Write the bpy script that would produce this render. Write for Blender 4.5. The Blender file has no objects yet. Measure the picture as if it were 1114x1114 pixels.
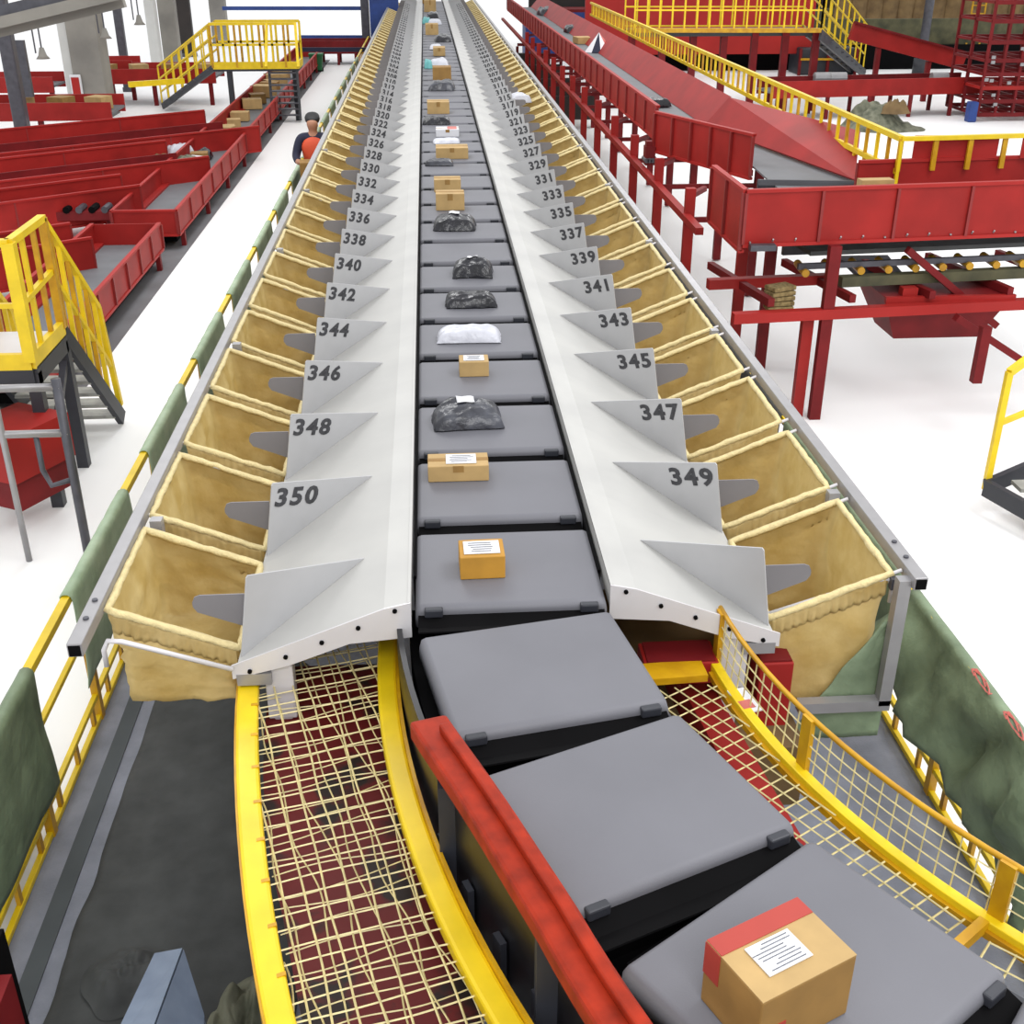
import bpy, math, random
from mathutils import Vector, Matrix, noise
random.seed(7)
PI = math.pi
sc = bpy.context.scene
COL = sc.collection
V = Vector
# ---------------------------------------------------------------- camera
TH = math.atan(629/1250.0); PSI = math.atan(96/math.hypot(629,1250)); FOC = 1250.0; CAMZ = 4.0
cd = bpy.data.cameras.new('camera'); cam = bpy.data.objects.new('camera', cd); COL.objects.link(cam)
cam.location = (0,0,CAMZ); cam.rotation_euler = (PI/2-TH, 0, -PSI)
cd.sensor_width = 36; cd.lens = 36*FOC/1114; cd.clip_end = 500; cd.clip_start = .05
sc.camera = cam
def at(px, py, z):
    """the place at height z that the photograph shows at (px,py)"""
    a = V((px-557, 557-py, -FOC))
    d = cam.rotation_euler.to_matrix() @ a
    t = (z-CAMZ)/d.z
    return V((d.x*t, d.y*t, z))
def onD(px, py, D):
    a = V((px-557, 557-py, -FOC)); d = cam.rotation_euler.to_matrix() @ a
    t = D/d.y
    return V((d.x*t, D, CAMZ+d.z*t))
# ---------------------------------------------------------------- materials
ALB = 0.72
def lin(c): c/=255.0; return c/12.92 if c<=.04045 else ((c+.055)/1.055)**2.4
def col(r,g,b,k=ALB): return (lin(r)*k, lin(g)*k, lin(b)*k, 1)
MATS = {}
def mat(name, rgb, rough=.5, metal=0, var=.12, scale=4.0, bump=0, bscale=30, rgb2=None, k=ALB, trans=0, coat=0, thr=None, spec=.5):
    m = bpy.data.materials.new(name); m.use_nodes = True
    nt = m.node_tree; N = nt.nodes; L = nt.links
    b = N['Principled BSDF']; b.inputs['Roughness'].default_value = rough; b.inputs['Metallic'].default_value = metal
    b.inputs['Specular IOR Level'].default_value = spec
    if coat: b.inputs['Coat Weight'].default_value = coat; b.inputs['Coat Roughness'].default_value=.15
    tc = N.new('ShaderNodeTexCoord'); nz = N.new('ShaderNodeTexNoise'); nz.inputs['Scale'].default_value = scale
    nz.inputs['Detail'].default_value = 6; L.new(tc.outputs['Object'], nz.inputs['Vector'])
    rp = N.new('ShaderNodeValToRGB'); L.new(nz.outputs['Fac'], rp.inputs['Fac'])
    c = col(*rgb, k=k); c2 = col(*rgb2, k=k) if rgb2 else tuple(x*(1-var) for x in c[:3])+(1,)
    c1 = c if rgb2 else tuple(min(1,x*(1+var)) for x in c[:3])+(1,)
    t0,t1 = thr if thr else (.3,.7)
    rp.color_ramp.elements[0].position=t0; rp.color_ramp.elements[0].color = c2
    rp.color_ramp.elements[1].position=t1; rp.color_ramp.elements[1].color = c1
    L.new(rp.outputs['Color'], b.inputs['Base Color'])
    if bump:
        n2 = N.new('ShaderNodeTexNoise'); n2.inputs['Scale'].default_value=bscale; n2.inputs['Detail'].default_value=4
        L.new(tc.outputs['Object'], n2.inputs['Vector'])
        bp = N.new('ShaderNodeBump'); bp.inputs['Strength'].default_value=bump; bp.inputs['Distance'].default_value=.02
        L.new(n2.outputs['Fac'], bp.inputs['Height']); L.new(bp.outputs['Normal'], b.inputs['Normal'])
    if trans:
        tr = N.new('ShaderNodeBsdfTranslucent'); L.new(rp.outputs['Color'], tr.inputs['Color'])
        mx = N.new('ShaderNodeMixShader'); mx.inputs[0].default_value = trans
        out = N['Material Output']; L.new(b.outputs[0], mx.inputs[1]); L.new(tr.outputs[0], mx.inputs[2]); L.new(mx.outputs[0], out.inputs['Surface'])
    MATS[name]=m; return m
M = MATS
mat('red',(184,42,38),k=.62,rough=.55,var=.18,scale=2.5,spec=.25)
mat('red_bright',(198,48,44),.55,k=.62,var=.1,scale=1.5,spec=.25)
mat('red_dark',(128,26,30),.6,spec=.25,var=.25,scale=3)
mat('red_rib',(150,38,36),.5)
mat('orange_red',(200,56,24),.5,var=.3,scale=14,k=.5,spec=.2)
mat('yellow',(250,214,22),.4,var=.12,scale=6,k=.8)
mat('yellow_deep',(228,176,12),.4,rgb2=(190,135,8),scale=8,k=.8)
mat('wire',(238,222,160),.4,var=.2,scale=20)
mat('chute',(222,221,217),.45,rgb2=(210,209,206),scale=3,k=.66,spec=.3)
mat('divider',(194,194,196),.5,var=.05,scale=5,k=.80)
mat('flap',(140,137,140),.5,var=.05,k=.72)
mat('ink',(70,70,74),.7,var=.35,scale=60)
mat('belt',(148,148,156),.5,spec=.3,k=.5,var=.07,scale=2,bump=.06,bscale=200)
mat('belt_dull',(120,122,126),.6,var=.1,scale=3)
mat('black_plastic',(26,26,30),.35,var=.3,scale=20)
mat('bin_white',(250,250,252),.4,var=.02,k=.95)
mat('black',(9,8,10),.8,var=.3,spec=.1)
mat('sack',(236,210,144),.55,rgb2=(212,180,106),scale=7,bump=.9,bscale=8,trans=.36,k=.80)
mat('sack_hem',(238,218,160),.6,var=.1,scale=30,bump=.4,bscale=60,k=.8)
mat('steel',(176,174,176),.35,metal=.35,var=.08,scale=8)
mat('steel_dark',(92,92,100),.45,metal=.3,var=.2,scale=8)
mat('steel_white',(222,219,221),.35,metal=.1,var=.05,k=.85)
mat('charcoal',(52,54,62),.5,var=.2)
mat('carton',(205,170,112),.7,var=.12,scale=8)
mat('carton_dark',(168,128,66),.7,var=.15,scale=8)
mat('carton_orange',(206,150,50),.7,var=.15,scale=8)
mat('tape_red',(190,66,54),.5,var=.1)
mat('paper',(236,236,240),.6,var=.04,k=.8)
mat('print',(120,122,130),.7,var=.3,scale=80)
mat('poly_black',(16,16,24),.25,rgb2=(34,34,44),scale=12,bump=.6,bscale=14,spec=.5)
mat('poly_white',(225,226,236),.35,var=.06,scale=12,bump=.7,bscale=14)
mat('poly_grey',(84,86,96),.3,rgb2=(34,34,42),scale=9,bump=.6,bscale=14,spec=.5)
mat('tarp',(134,152,122),.6,rgb2=(100,116,90),scale=5,bump=.9,bscale=7,k=.95)
mat('tarp_pale',(178,196,168),.6,rgb2=(150,172,142),scale=6,bump=.4,bscale=20,k=.95)
mat('tarp_dark',(78,80,80),.65,var=.2,scale=3.5,bump=.5,bscale=7)
mat('olive',(150,150,128),.75,rgb2=(84,88,70),scale=7,bump=.7,bscale=10)
mat('cloth_shade_dark',(88,90,90),.85,rgb2=(68,70,70),scale=6,bump=.3,bscale=12)  # dark cloth tone; on the walkway sheet it partly paints in shade
mat('walk',(156,160,174),.7,rgb2=(132,136,148),scale=6,bump=.2,bscale=90)
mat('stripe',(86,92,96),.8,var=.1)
mat('floor_white',(255,255,255),.6,var=0,k=.95,spec=.2)
mat('floor_grey',(132,132,136),.8,rgb2=(112,110,112),scale=1.5)
mat('bed_red',(104,16,18),.6,rgb2=(38,26,24),scale=5,thr=(.40,.48),k=.9)
mat('concrete',(176,172,162),.85,rgb2=(138,134,128),scale=.9)
mat('concrete_pale',(226,226,222),.8,var=.04)
mat('blue',(36,72,150),.5,var=.2)
mat('blue_grey',(128,142,162),.5,rgb2=(106,120,142),scale=9)
mat('green',(26,112,62),.5)
mat('olive_net',(120,116,84),.9,rgb2=(70,72,56),scale=2.5)
mat('brown_sack',(150,122,80),.85,rgb2=(112,88,56),scale=3)
mat('skin',(196,140,110),.6,var=.05)
mat('hair',(22,20,22),.6)
mat('navy',(30,34,62),.8)
mat('vest',(232,84,40),.6,var=.05)
mat('teal',(110,190,190),.5)
mat('pink',(222,120,110),.5)
mat('rope',(186,164,112),.9,rgb2=(120,100,60),scale=30)
mat('tread',(190,190,182),.7,rgb2=(150,150,146),scale=9)
mat('window_dark',(40,30,26),.6,var=.3)
# ---------------------------------------------------------------- mesh builder
SPLIT={k:k for k in ('post','leg','hand_rail','stringer','nose_clip','hanging_rod','gathered_band','red_tape','cross_bar','side_rail','top_rail','middle_rail','deck_edge','deck_frame','toe_board','stair_rail','brace','housing','purlin','cross_beam','wall_panel','motor_body','cable','side_channel','edge_flange','tape','support_post','bracket','bar')}
SPLIT.update({'rib_set':'rib','leg_set':'leg'})
class MB:
    def __init__(s): s.v=[]; s.f=[]; s.p=[]
    def add(s, vs, fs):
        o=len(s.v); s.p.append((o,len(s.f))); s.v += [tuple(x) for x in vs]; s.f += [tuple(i+o for i in f) for f in fs]; return s
    def box(s, c, d, rz=0, m=None):
        hx,hy,hz=[x/2 for x in d]
        R = m if m else Matrix.Rotation(rz,3,'Z'); c=V(c)
        vs=[c+R@V((x*hx,y*hy,z*hz)) for x in(-1,1) for y in(-1,1) for z in(-1,1)]
        return s.add(vs,[(0,1,3,2),(4,6,7,5),(0,4,5,1),(2,3,7,6),(0,2,6,4),(1,5,7,3)])
    def bar(s,p0,p1,w,h,up=(0,0,1)):
        p0=V(p0);p1=V(p1);d=(p1-p0); 
        if d.length<1e-6: return s
        d.normalize(); up=V(up)
        if abs(d.dot(up))>.99: up=V((1,0,0)) if abs(d.x)<.9 else V((0,1,0))
        a=d.cross(up).normalized(); b=a.cross(d).normalized()
        vs=[p+a*i*w/2+b*j*h/2 for p in(p0,p1) for i in(-1,1) for j in(-1,1)]
        return s.add(vs,[(0,1,3,2),(4,6,7,5),(0,4,5,1),(2,3,7,6),(0,2,6,4),(1,5,7,3)])
    def tube(s,p0,p1,r,n=8,r1=None):
        return s.path([p0,p1],r,n,r1)
    def path(s,pts,r,n=8,r1=None,closed=False,rad=None):
        pts=[V(p) for p in pts]; k=len(pts); vs=[]; fs=[]
        prev=None
        for i,p in enumerate(pts):
            if closed: d=pts[(i+1)%k]-pts[i-1]
            else: d=pts[min(i+1,k-1)]-pts[max(i-1,0)]
            d.normalize()
            up=V((0,0,1)) if abs(d.z)<.95 else V((1,0,0))
            if prev is None: a=d.cross(up).normalized()
            else:
                a=(prev-d*prev.dot(d)); a=a.normalized() if a.length>1e-5 else d.cross(up).normalized()
            prev=a
            b=a.cross(d).normalized()
            rr = rad[i] if rad else (r if r1 is None else r+(r1-r)*i/(k-1))
            for j in range(n):
                t=2*PI*j/n; vs.append(p+a*math.cos(t)*rr+b*math.sin(t)*rr)
        for i in range(k if closed else k-1):
            for j in range(n):
                i2=(i+1)%k
                fs.append((i*n+j,i*n+(j+1)%n,i2*n+(j+1)%n,i2*n+j))
        if not closed: fs += [tuple(range(n))[::-1], tuple((k-1)*n+j for j in range(n))]
        return s.add(vs,fs)
    def prism(s,pts,vec):
        n=len(pts); vec=V(vec); a=[V(p) for p in pts]; b=[p+vec for p in a]
        fs=[tuple(range(n))[::-1], tuple(range(n,2*n))]+[(i,(i+1)%n,n+(i+1)%n,n+i) for i in range(n)]
        return s.add(a+b,fs)
    def poly(s,pts): return s.add(pts,[tuple(range(len(pts)))])
    def wall(s,p0,p1,z0,z1,t=.03):
        p0=V(p0);p1=V(p1); d=V((p1.x-p0.x,p1.y-p0.y,0)).normalized(); a=V((-d.y,d.x,0))*t/2
        q=lambda p,sg,z: V((p.x,p.y,0))+a*sg+V((0,0,z))
        vs=[q(p,sg,z) for p in(p0,p1) for sg in(-1,1) for z in(z0,z1)]
        return s.add(vs,[(0,1,3,2),(4,6,7,5),(0,4,5,1),(2,3,7,6),(0,2,6,4),(1,5,7,3)])
    def grid(s,fn,nu,nv,closed_u=False):
        vs=[fn(i/nu,j/nv) for j in range(nv+1) for i in range(nu+(0 if closed_u else 1))]
        w=nu+(0 if closed_u else 1); fs=[]
        for j in range(nv):
            for i in range(nu):
                i2=(i+1)%w
                fs.append((j*w+i,j*w+i2,(j+1)*w+i2,(j+1)*w+i))
        return s.add(vs,fs)
    def ring(s,cx,cy,r0,r1,a0,a1,z0,z1,n=32,off=None):
        """a bent bar: between radii r0,r1 and angles a0,a1 (path angle) and heights z0,z1"""
        vs=[];fs=[]
        for i in range(n+1):
            a=a0+(a1-a0)*i/n; k=off(a) if off else 0
            for r,z in((r0+k,z0),(r1+k,z0),(r1+k,z1),(r0+k,z1)): vs.append((cx-r*math.cos(a),cy-r*math.sin(a),z))
        for i in range(n):
            for j in range(4): fs.append((i*4+j,i*4+(j+1)%4,(i+1)*4+(j+1)%4,(i+1)*4+j))
        fs+=[(3,2,1,0),(n*4,n*4+1,n*4+2,n*4+3)]
        return s.add(vs,fs)
    def build(s,name,m,parent=None,smooth=False,bevel=0,label=None,solid=0,sub=0):
        if parent and name in SPLIT and len(s.p)>1:
            ends=s.p[1:]+[(len(s.v),len(s.f))]; last=None
            for (v0,f0),(v1,f1) in zip(s.p,ends):
                q=MB(); q.v=s.v[v0:v1]; q.f=[tuple(i-v0 for i in f) for f in s.f[f0:f1]]
                last=q.build(SPLIT[name],m,parent,smooth,bevel,label,solid,sub)
            return last
        me=bpy.data.meshes.new(name); me.from_pydata(s.v,[],s.f); me.validate()
        import bmesh
        bm=bmesh.new(); bm.from_mesh(me); bmesh.ops.recalc_face_normals(bm,faces=bm.faces); bm.to_mesh(me); bm.free()
        me.materials.append(M[m] if isinstance(m,str) else m)
        o=bpy.data.objects.new(name,me); COL.objects.link(o)
        if parent: 
            o.parent=parent; 
            q=parent
            T=Matrix.Identity(4); chain=[]
            while q: chain.append(q); q=q.parent
            for q in reversed(chain): T = T @ q.matrix_parent_inverse @ q.matrix_basis
            me.transform(T.inverted())
        if solid: md=o.modifiers.new('s','SOLIDIFY'); md.thickness=solid
        if bevel: md=o.modifiers.new('b','BEVEL'); md.width=bevel; md.segments=2; md.limit_method='ANGLE'
        if sub: md=o.modifiers.new('u','SUBSURF'); md.levels=sub; md.render_levels=sub
        if smooth:
            for p in me.polygons: p.use_smooth=True
        if label: o['label']=label
        return o
def tag(o,label,cat,group=None,kind=None):
    if label: o['label']=label
    if cat: o['category']=cat
    if group: o['group']=group
    if kind: o['kind']=kind
    return o
def thing(name,loc,label,cat,group=None,kind=None):
    o=bpy.data.objects.new(name,None); o.empty_display_size=.1; COL.objects.link(o); o.location=loc
    return tag(o,label,cat,group,kind)
def kids(o): return [x for x in bpy.data.objects if x.parent==o]
def dup(root,loc,rz=None,label=None,tree=None):
    r=root.copy(); COL.objects.link(r); r.location=loc
    if rz is not None: r.rotation_euler=(0,0,rz)
    if label: r['label']=label
    for c,gs in (tree or []):
        d=c.copy(); COL.objects.link(d); d.parent=r
        for g in gs: e=g.copy(); COL.objects.link(e); e.parent=d
    return r
def tree_of(root): return [(c,kids(c)) for c in kids(root)]
def n3(x,y,z): return noise.noise(V((x,y,z)))
# ================================================================ SETTING
fl=MB(); fl.box((0,70,-.05),(200,200,.1)); fl.build('floor','floor_white')['kind']='structure'
# grey floor paving visible at the left conveyors and the walkway under the sorter
XL, XR = -1.965, 2.47          # handrails of the walkway
wk=MB(); wk.box(((XL+XR)/2,32,.015),(XR-XL,68,.03)); o=wk.build('walkway_floor','walk'); o['kind']='structure'
# ================================================================ SORTER
CX=.256
BELT=1.72; RAILZ=1.72
XIN=(-.125,.638); XC=.53+.52  # half distance to outer lip
PITCH=.805; NCH=56
YL,YR=3.76,3.84
H_IN=.382; H_A=.578; H_B=.985; H_C=1.05
Z_IN=1.77; Z_FL=1.748; Z_A=1.71; Z_B=1.872; Z_C=1.51
H_FL=H_IN+.10
def zs(h): return Z_FL+(Z_C-Z_FL)*(h-H_FL)/(H_C-H_FL)
def text_mesh(txt,size):
    cu=bpy.data.curves.new('t','FONT'); cu.body=txt; cu.size=size; cu.offset=size*.034; cu.extrude=.0008
    cu.space_character=1.18; cu.align_x='CENTER'; cu.align_y='CENTER'; cu.resolution_u=3
    ob=bpy.data.objects.new('t',cu); COL.objects.link(ob)
    bpy.context.view_layer.update()
    dg=bpy.context.evaluated_depsgraph_get()
    me=bpy.data.meshes.new_from_object(ob.evaluated_get(dg)); bpy.data.objects.remove(ob)
    me.materials.clear(); me.materials.append(M['ink']); return me
def chute_proto(sg):
    """sg=-1 left of the belt, +1 right. local frame: origin under the plate, y=0 at plate's outer end (pointing to the camera)"""
    X=lambda h: CX+sg*h
    base=V((X(.7),0,1.4)); t=bpy.data.objects.new('sorter_chute',None); COL.objects.link(t); t.location=base; t.empty_display_size=.1
    th=.012
    y0,y1=-.06,PITCH-.06
    m=MB()
    for (ha,za,hb,zb) in ((H_IN,Z_IN,H_FL,Z_FL),(H_FL,Z_FL,H_C,Z_C)):
        m.prism([(X(ha),y0,za),(X(hb),y0,zb),(X(hb),y0,zb-th),(X(ha),y0,za-th)],(0,y1-y0,0))
    # folded inner edge and outer lip
    m.box((X(H_IN)+sg*.006,(y0+y1)/2,Z_IN-.05),(.012,y1-y0,.1))
    m.box((X(H_C)-sg*.004,(y0+y1)/2,Z_C-.025),(.01,y1-y0,.05))
    m.build('slide_plate','chute',t)
    # dividing plate
    A=V((X(H_A),.40,zs(H_A)+.002)); B=V((X(H_B),0,Z_B)); C=V((X(H_C)-sg*.01,0,Z_C+.004))
    e1=(A-B).normalized(); nn=(A-B).cross(C-B).normalized()
    if nn.y>0: nn=-nn
    m=MB(); m.prism([A,B+(A-B)*.012,B+(C-B)*.03,C],-nn*.006); m.build('divider_plate','divider',t)
    # rounded side flap reaching over the sacks
    pts=[]; zt=Z_B-.13; L=.20
    x0=H_C-.03
    prof=[(x0,zt),(x0+L-.03,zt),(x0+L-.01,zt-.008),(x0+L,zt-.03),(x0+L,zt-.05),(x0+L-.015,zt-.075),(x0,zt-.15)]
    m=MB(); m.prism([(X(h),.09,z) for h,z in prof],(0,.006,0)); m.build('side_flap','flap',t)
    # white slanted skirt joining plate to slide
    e2=nn.cross(e1).normalized()
    if e2.z<0: e2=-e2
    ex=e1 if sg<0 else -e1
    org = B+ex*(.155 if sg<0 else -.155) - e2*.075 + nn*.002
    R=Matrix((ex,e2,ex.cross(e2))).transposed().to_4x4()
    return t, Matrix.Translation(org)@R, base
txtn={}
for sg,side,Y0,first in ((-1,'left',YL,350),(1,'right',YR,349)):
    proto,TM,base=chute_proto(sg); tr=tree_of(proto)
    for k in range(NCH):
        num = None if k==0 else first-2*(k-1)
        lab = f'unnumbered grey sheet metal chute at the near end of the {side} row' if k==0 else f'pale grey sheet metal chute stencilled {num}, on the {side} of the belt'
        r = proto if k==0 else dup(proto,(0,0,0),tree=tr)
        r.location=(base.x,Y0+k*PITCH,base.z); tag(r,lab,'chute',f'sorting chutes along the {side} side of the belt')
        if num and k<=50:
            me=text_mesh(str(num),.118); me.name='number'
            me.transform(Matrix.Diagonal((1.22,1.0,1,1)))
            me.transform(Matrix.Translation(-base)@TM)
            ob=bpy.data.objects.new('number',me); COL.objects.link(ob); ob.parent=[c for c in r.children if c.name.startswith('divider')][0]
# end plates with bolt holes of the two chute rows
for sg,side,Y0 in ((-1,'left',YL),(1,'right',YR)):
    X=lambda h: CX+sg*h
    y=Y0-.06
    t=thing('chute_end_plate',(X(.6),y,1.6),f'white angled end plate with bolt holes closing the {side} chute row','end plate')
    m=MB(); m.prism([(X(H_IN),y-.008,Z_IN),(X(H_FL),y-.008,Z_FL),(X(H_C+.02),y-.008,Z_C+.01),(X(H_C+.02),y-.008,Z_C-.05),(X(.86),y-.008,Z_C-.0),(X(.62),y-.008,1.60),(X(H_IN),y-.008,1.62)],(0,.008,0))
    m.build('plate','steel_white',t)
    for q in range(5):
        h=H_IN+.06+q*.14; z=(Z_IN-.03 if h<H_FL else zs(h)-.035)
        b=MB(); b.tube((X(h),y-.016,z),(X(h),y-.008,z),.009,8); b.build('bolt','black',t)
    m=MB(); m.box((X(.90),y+.05,1.38),(.11,.07,.26)); m.box((X(.90),y+.05,1.13),(.07,.05,.26)); m.build('support_post','steel_white',t,bevel=.006)
    m=MB(); m.box((X(.90),y+.05,.55),(.05,.05,1.05)); m.build('lower_post','charcoal',t)
    m=MB(); m.box((X(.99),y+.05,1.455),(.13,.12,.05)); m.build('tip_bracket','steel',t)
# sorter carcass under the carriers
t=thing('sorter_track',(CX,24,0),'long dark frame carrying the sorter belt between the chutes','conveyor frame')
m=MB(); m.box((CX,27,1.5),(.60,46,.14)); m.build('track_beam','black',t)
for sg in(-1,1):
    m=MB(); m.box((CX+sg*.37,27,1.58),(.012,46,.26)); m.build('side_skirt','black',t)
for k in range(6):
    for sg in(-1,1):
        m=MB(); m.box((CX+sg*.28,4.6+k*6,.73),(.08,.08,1.4)); m.build('leg','red_dark',t)
# carriers --------------------------------------------------------------
BW=.735; BP=.7345; R0=3.6; YS=4.0
def track(s):
    """s measured from the start of the bend, towards the camera positive"""
    if s<=0: return V((CX,YS-s,BELT)),0.0
    a=s/R0; return V((CX+R0-R0*math.cos(a),YS-R0*math.sin(a),BELT)),a
def carrier_proto():
    t=bpy.data.objects.new('belt_carrier',None); COL.objects.link(t); t.empty_display_size=.1; t.location=(0,0,0)
    # belt pad: flat top, rounded front and rear noses and rounded side edges
    L=.61; H=.07
    prof=[]
    for i in range(9):
        a=PI/2*i/8; prof.append((L/2-.03+.03*math.sin(a),-.03+.03*math.cos(a)))
    prof=[(-y,z) for y,z in reversed(prof)]+prof
    prof=prof+[(L/2,-H-.02),(-L/2,-H-.02)]
    m=MB(); n=len(prof); xs=[(-BW/2,.03),(-BW/2+.008,.006),(-BW/2+.024,0),(BW/2-.024,0),(BW/2-.008,.006),(BW/2,.03)]
    vs=[];fs=[]
    for x,d in xs:
        for y,z in prof:
            yy=y*(1-d*.6); vs.append((x,yy,z-d if z>-.06 else z))
    for i in range(len(xs)-1):
        for j in range(n): fs.append((i*n+j,i*n+(j+1)%n,(i+1)*n+(j+1)%n,(i+1)*n+j))
    fs+= [tuple(range(n))[::-1],tuple((len(xs)-1)*n+j for j in range(n))]
    m.add(vs,fs); o=m.build('belt','belt',t,smooth=True)
    # dark ribbed bellows between this belt and the next
    m=MB()
    prf=[(-L/2+.01,-.04),(-L/2-.02,-.05),(-L/2-.06,-.06),(-L/2-.09,-.05),(-L/2-.12,-.042)]
    m.grid(lambda u,v:(BW*.97*(u-.5),prf[int(round(v*4))][0],prf[int(round(v*4))][1]),2,4)
    m.build('gap_cover','black',t,solid=.006)
    m=MB()
    for sx in(-1,1): m.box((sx*(BW/2-.07),-L/2-.004,-.022),(.07,.03,.035))
    m.build('nose_clip','charcoal',t,bevel=.006)
    m=MB(); m.box((0,0,-.15),(BW*.8,L+.1,.12)); m.build('chassis','black',t)
    return t
cp=carrier_proto(); ctr=tree_of(cp); seen={}
PARC_NOTE={}
CAR=[]
s=2.55+BP*2.0
k=0
spos=[-.047+BP*j for j in range(4,-60,-1)]
for j,sp in enumerate(spos):
    p,a=track(sp)
    r = cp if j==0 else dup(cp,(0,0,0),tree=ctr)
    r.location=p; r.rotation_euler=(0,0,a)
    CAR.append((sp,r))
def near_nums(y):
    kl=round((y-YL)/PITCH); kr=round((y-YR-.2)/PITCH)
    return (350-2*(kl-1), 349-2*(kr-1))
# ---------------------------------------------------------------- sacks
SD=.655
def sack_mesh(sg,seed,zb=1.08):
    rnd=random.Random(seed)
    hi,ho=1.06,1.535
    zr=lambda h: Z_C-.0+(RAILZ-.02-Z_C)*(h-hi)/(ho-hi)+.0
    d=SD/2
    per=[]                                  # rounded rectangle perimeter in (h,y)
    def edge(a,b,n): 
        for i in range(n): per.append((a[0]+(b[0]-a[0])*i/n,a[1]+(b[1]-a[1])*i/n))
    edge((hi,-d),(ho,-d),14); edge((ho,-d),(ho,d),16); edge((ho,d),(hi,d),14); edge((hi,d),(hi,-d),16)
    nu=len(per); nv=14
    off=rnd.random()*50
    def fn(u,v):
        i=int(round(u*nu))%nu; h,y=per[i]
        top=zr(h); hc=(hi+ho)/2
        sh=1-.13*v-.10*math.sin(PI*min(1,v*1.1))
        hh=hc+(h-hc)*sh; yy=y*(1-.05*v)
        # the long faces belly, folds run down from the corners
        fold=.022*n3(u*18+off,v*2.2,off)*(.3+v)+.03*n3(u*7,v*3+off,4.2)*min(1,v*3)+.05*(abs(n3(u*9+v*2.5+off,v*3.2-u*3,off*.7))-.2)*min(1,v*4)
        outx=(h-hc)/((ho-hi)/2); outy=y/d
        if abs(outx)>abs(outy): hh+=math.copysign(fold,outx)
        else: yy+=math.copysign(fold,outy)
        z=top+(zb-top)*v
        return (CX+sg*hh,yy,z)
    m=MB(); m.grid(fn,nu,nv,closed_u=True)
    m.f.append(tuple(nv*nu+i for i in range(nu)))
    rim=[]
    for i in range(nu):
        p=V(fn(i/nu,0)); h,y=per[i]; rim.append(p+V((0,0,.004+.006*n3(i*.9+off,2.1,1.3))))
    rm=[.0155+.004*n3(i*.7+off,5.5,.3) for i in range(nu)]
    q=MB(); q.path(rim,.014,6,closed=True,rad=rm)
    # the hem hangs down as a gathered flounce at the camera side
    return m,q,zr
def sack_proto(sg,seed,zb=1.08):
    t=bpy.data.objects.new('sorting_sack',None); COL.objects.link(t); t.empty_display_size=.1; t.location=(CX+sg*1.3,0,.98)
    m,q,zr=sack_mesh(sg,seed,zb)
    m.build('sack_body','sack',t,smooth=True); q.build('hem','sack_hem',t,smooth=True)
    # gathered band stitched just below the hem
    hi,ho=1.06,1.535
    b=MB()
    for sy in(-1,1):
        def fb(u,v):
            h=hi+.01+(ho-hi-.02)*u; w=.012*math.sin(u*46+seed)+.008*n3(u*9,v*2,seed)
            return (CX+sg*h, sy*(SD/2+.006+abs(w)*(.3+v)), zr(h)-.005-.075*v-.01*n3(u*12,1.5,seed))
        b.grid(fb,40,4)
    b.build('gathered_band','sack',t,smooth=True,solid=.003)
    m=MB()
    for sy in(-1,1): m.tube((CX+sg*1.03,sy*SD/2,zr(1.03)),(CX+sg*1.58,sy*SD/2,zr(1.58)),.008,8)
    m.build('hanging_rod','steel_white',t)
    return t
YSACK={-1:3.83+SD/2,1:3.9+SD/2}
for sg,side in ((-1,'left'),(1,'right')):
    protos=[sack_proto(sg,11+i*7+(40 if sg>0 else 0)) for i in range(4)]+([sack_proto(sg,77,1.27)] if sg<0 else [])
    trs=[tree_of(p) for p in protos]; used=set()
    for k in range(NCH):
        i=(k*3)%4 if k or sg>0 else 4
        if i not in used: r=protos[i]; used.add(i)
        else: r=dup(protos[i],(0,0,0),tree=trs[i])
        r.location=(CX+sg*1.3,YSACK[sg]+k*PITCH,.98)
        num=(350 if sg<0 else 349)-2*(k-1)
        lab = f'tan cloth sack hanging at the near end of the {side} row' if k==0 else f'tan cloth sack hanging open below chute {num} on the {side}'
        tag(r,lab,'sack',f'sacks hanging along the {side} rail')
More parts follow.
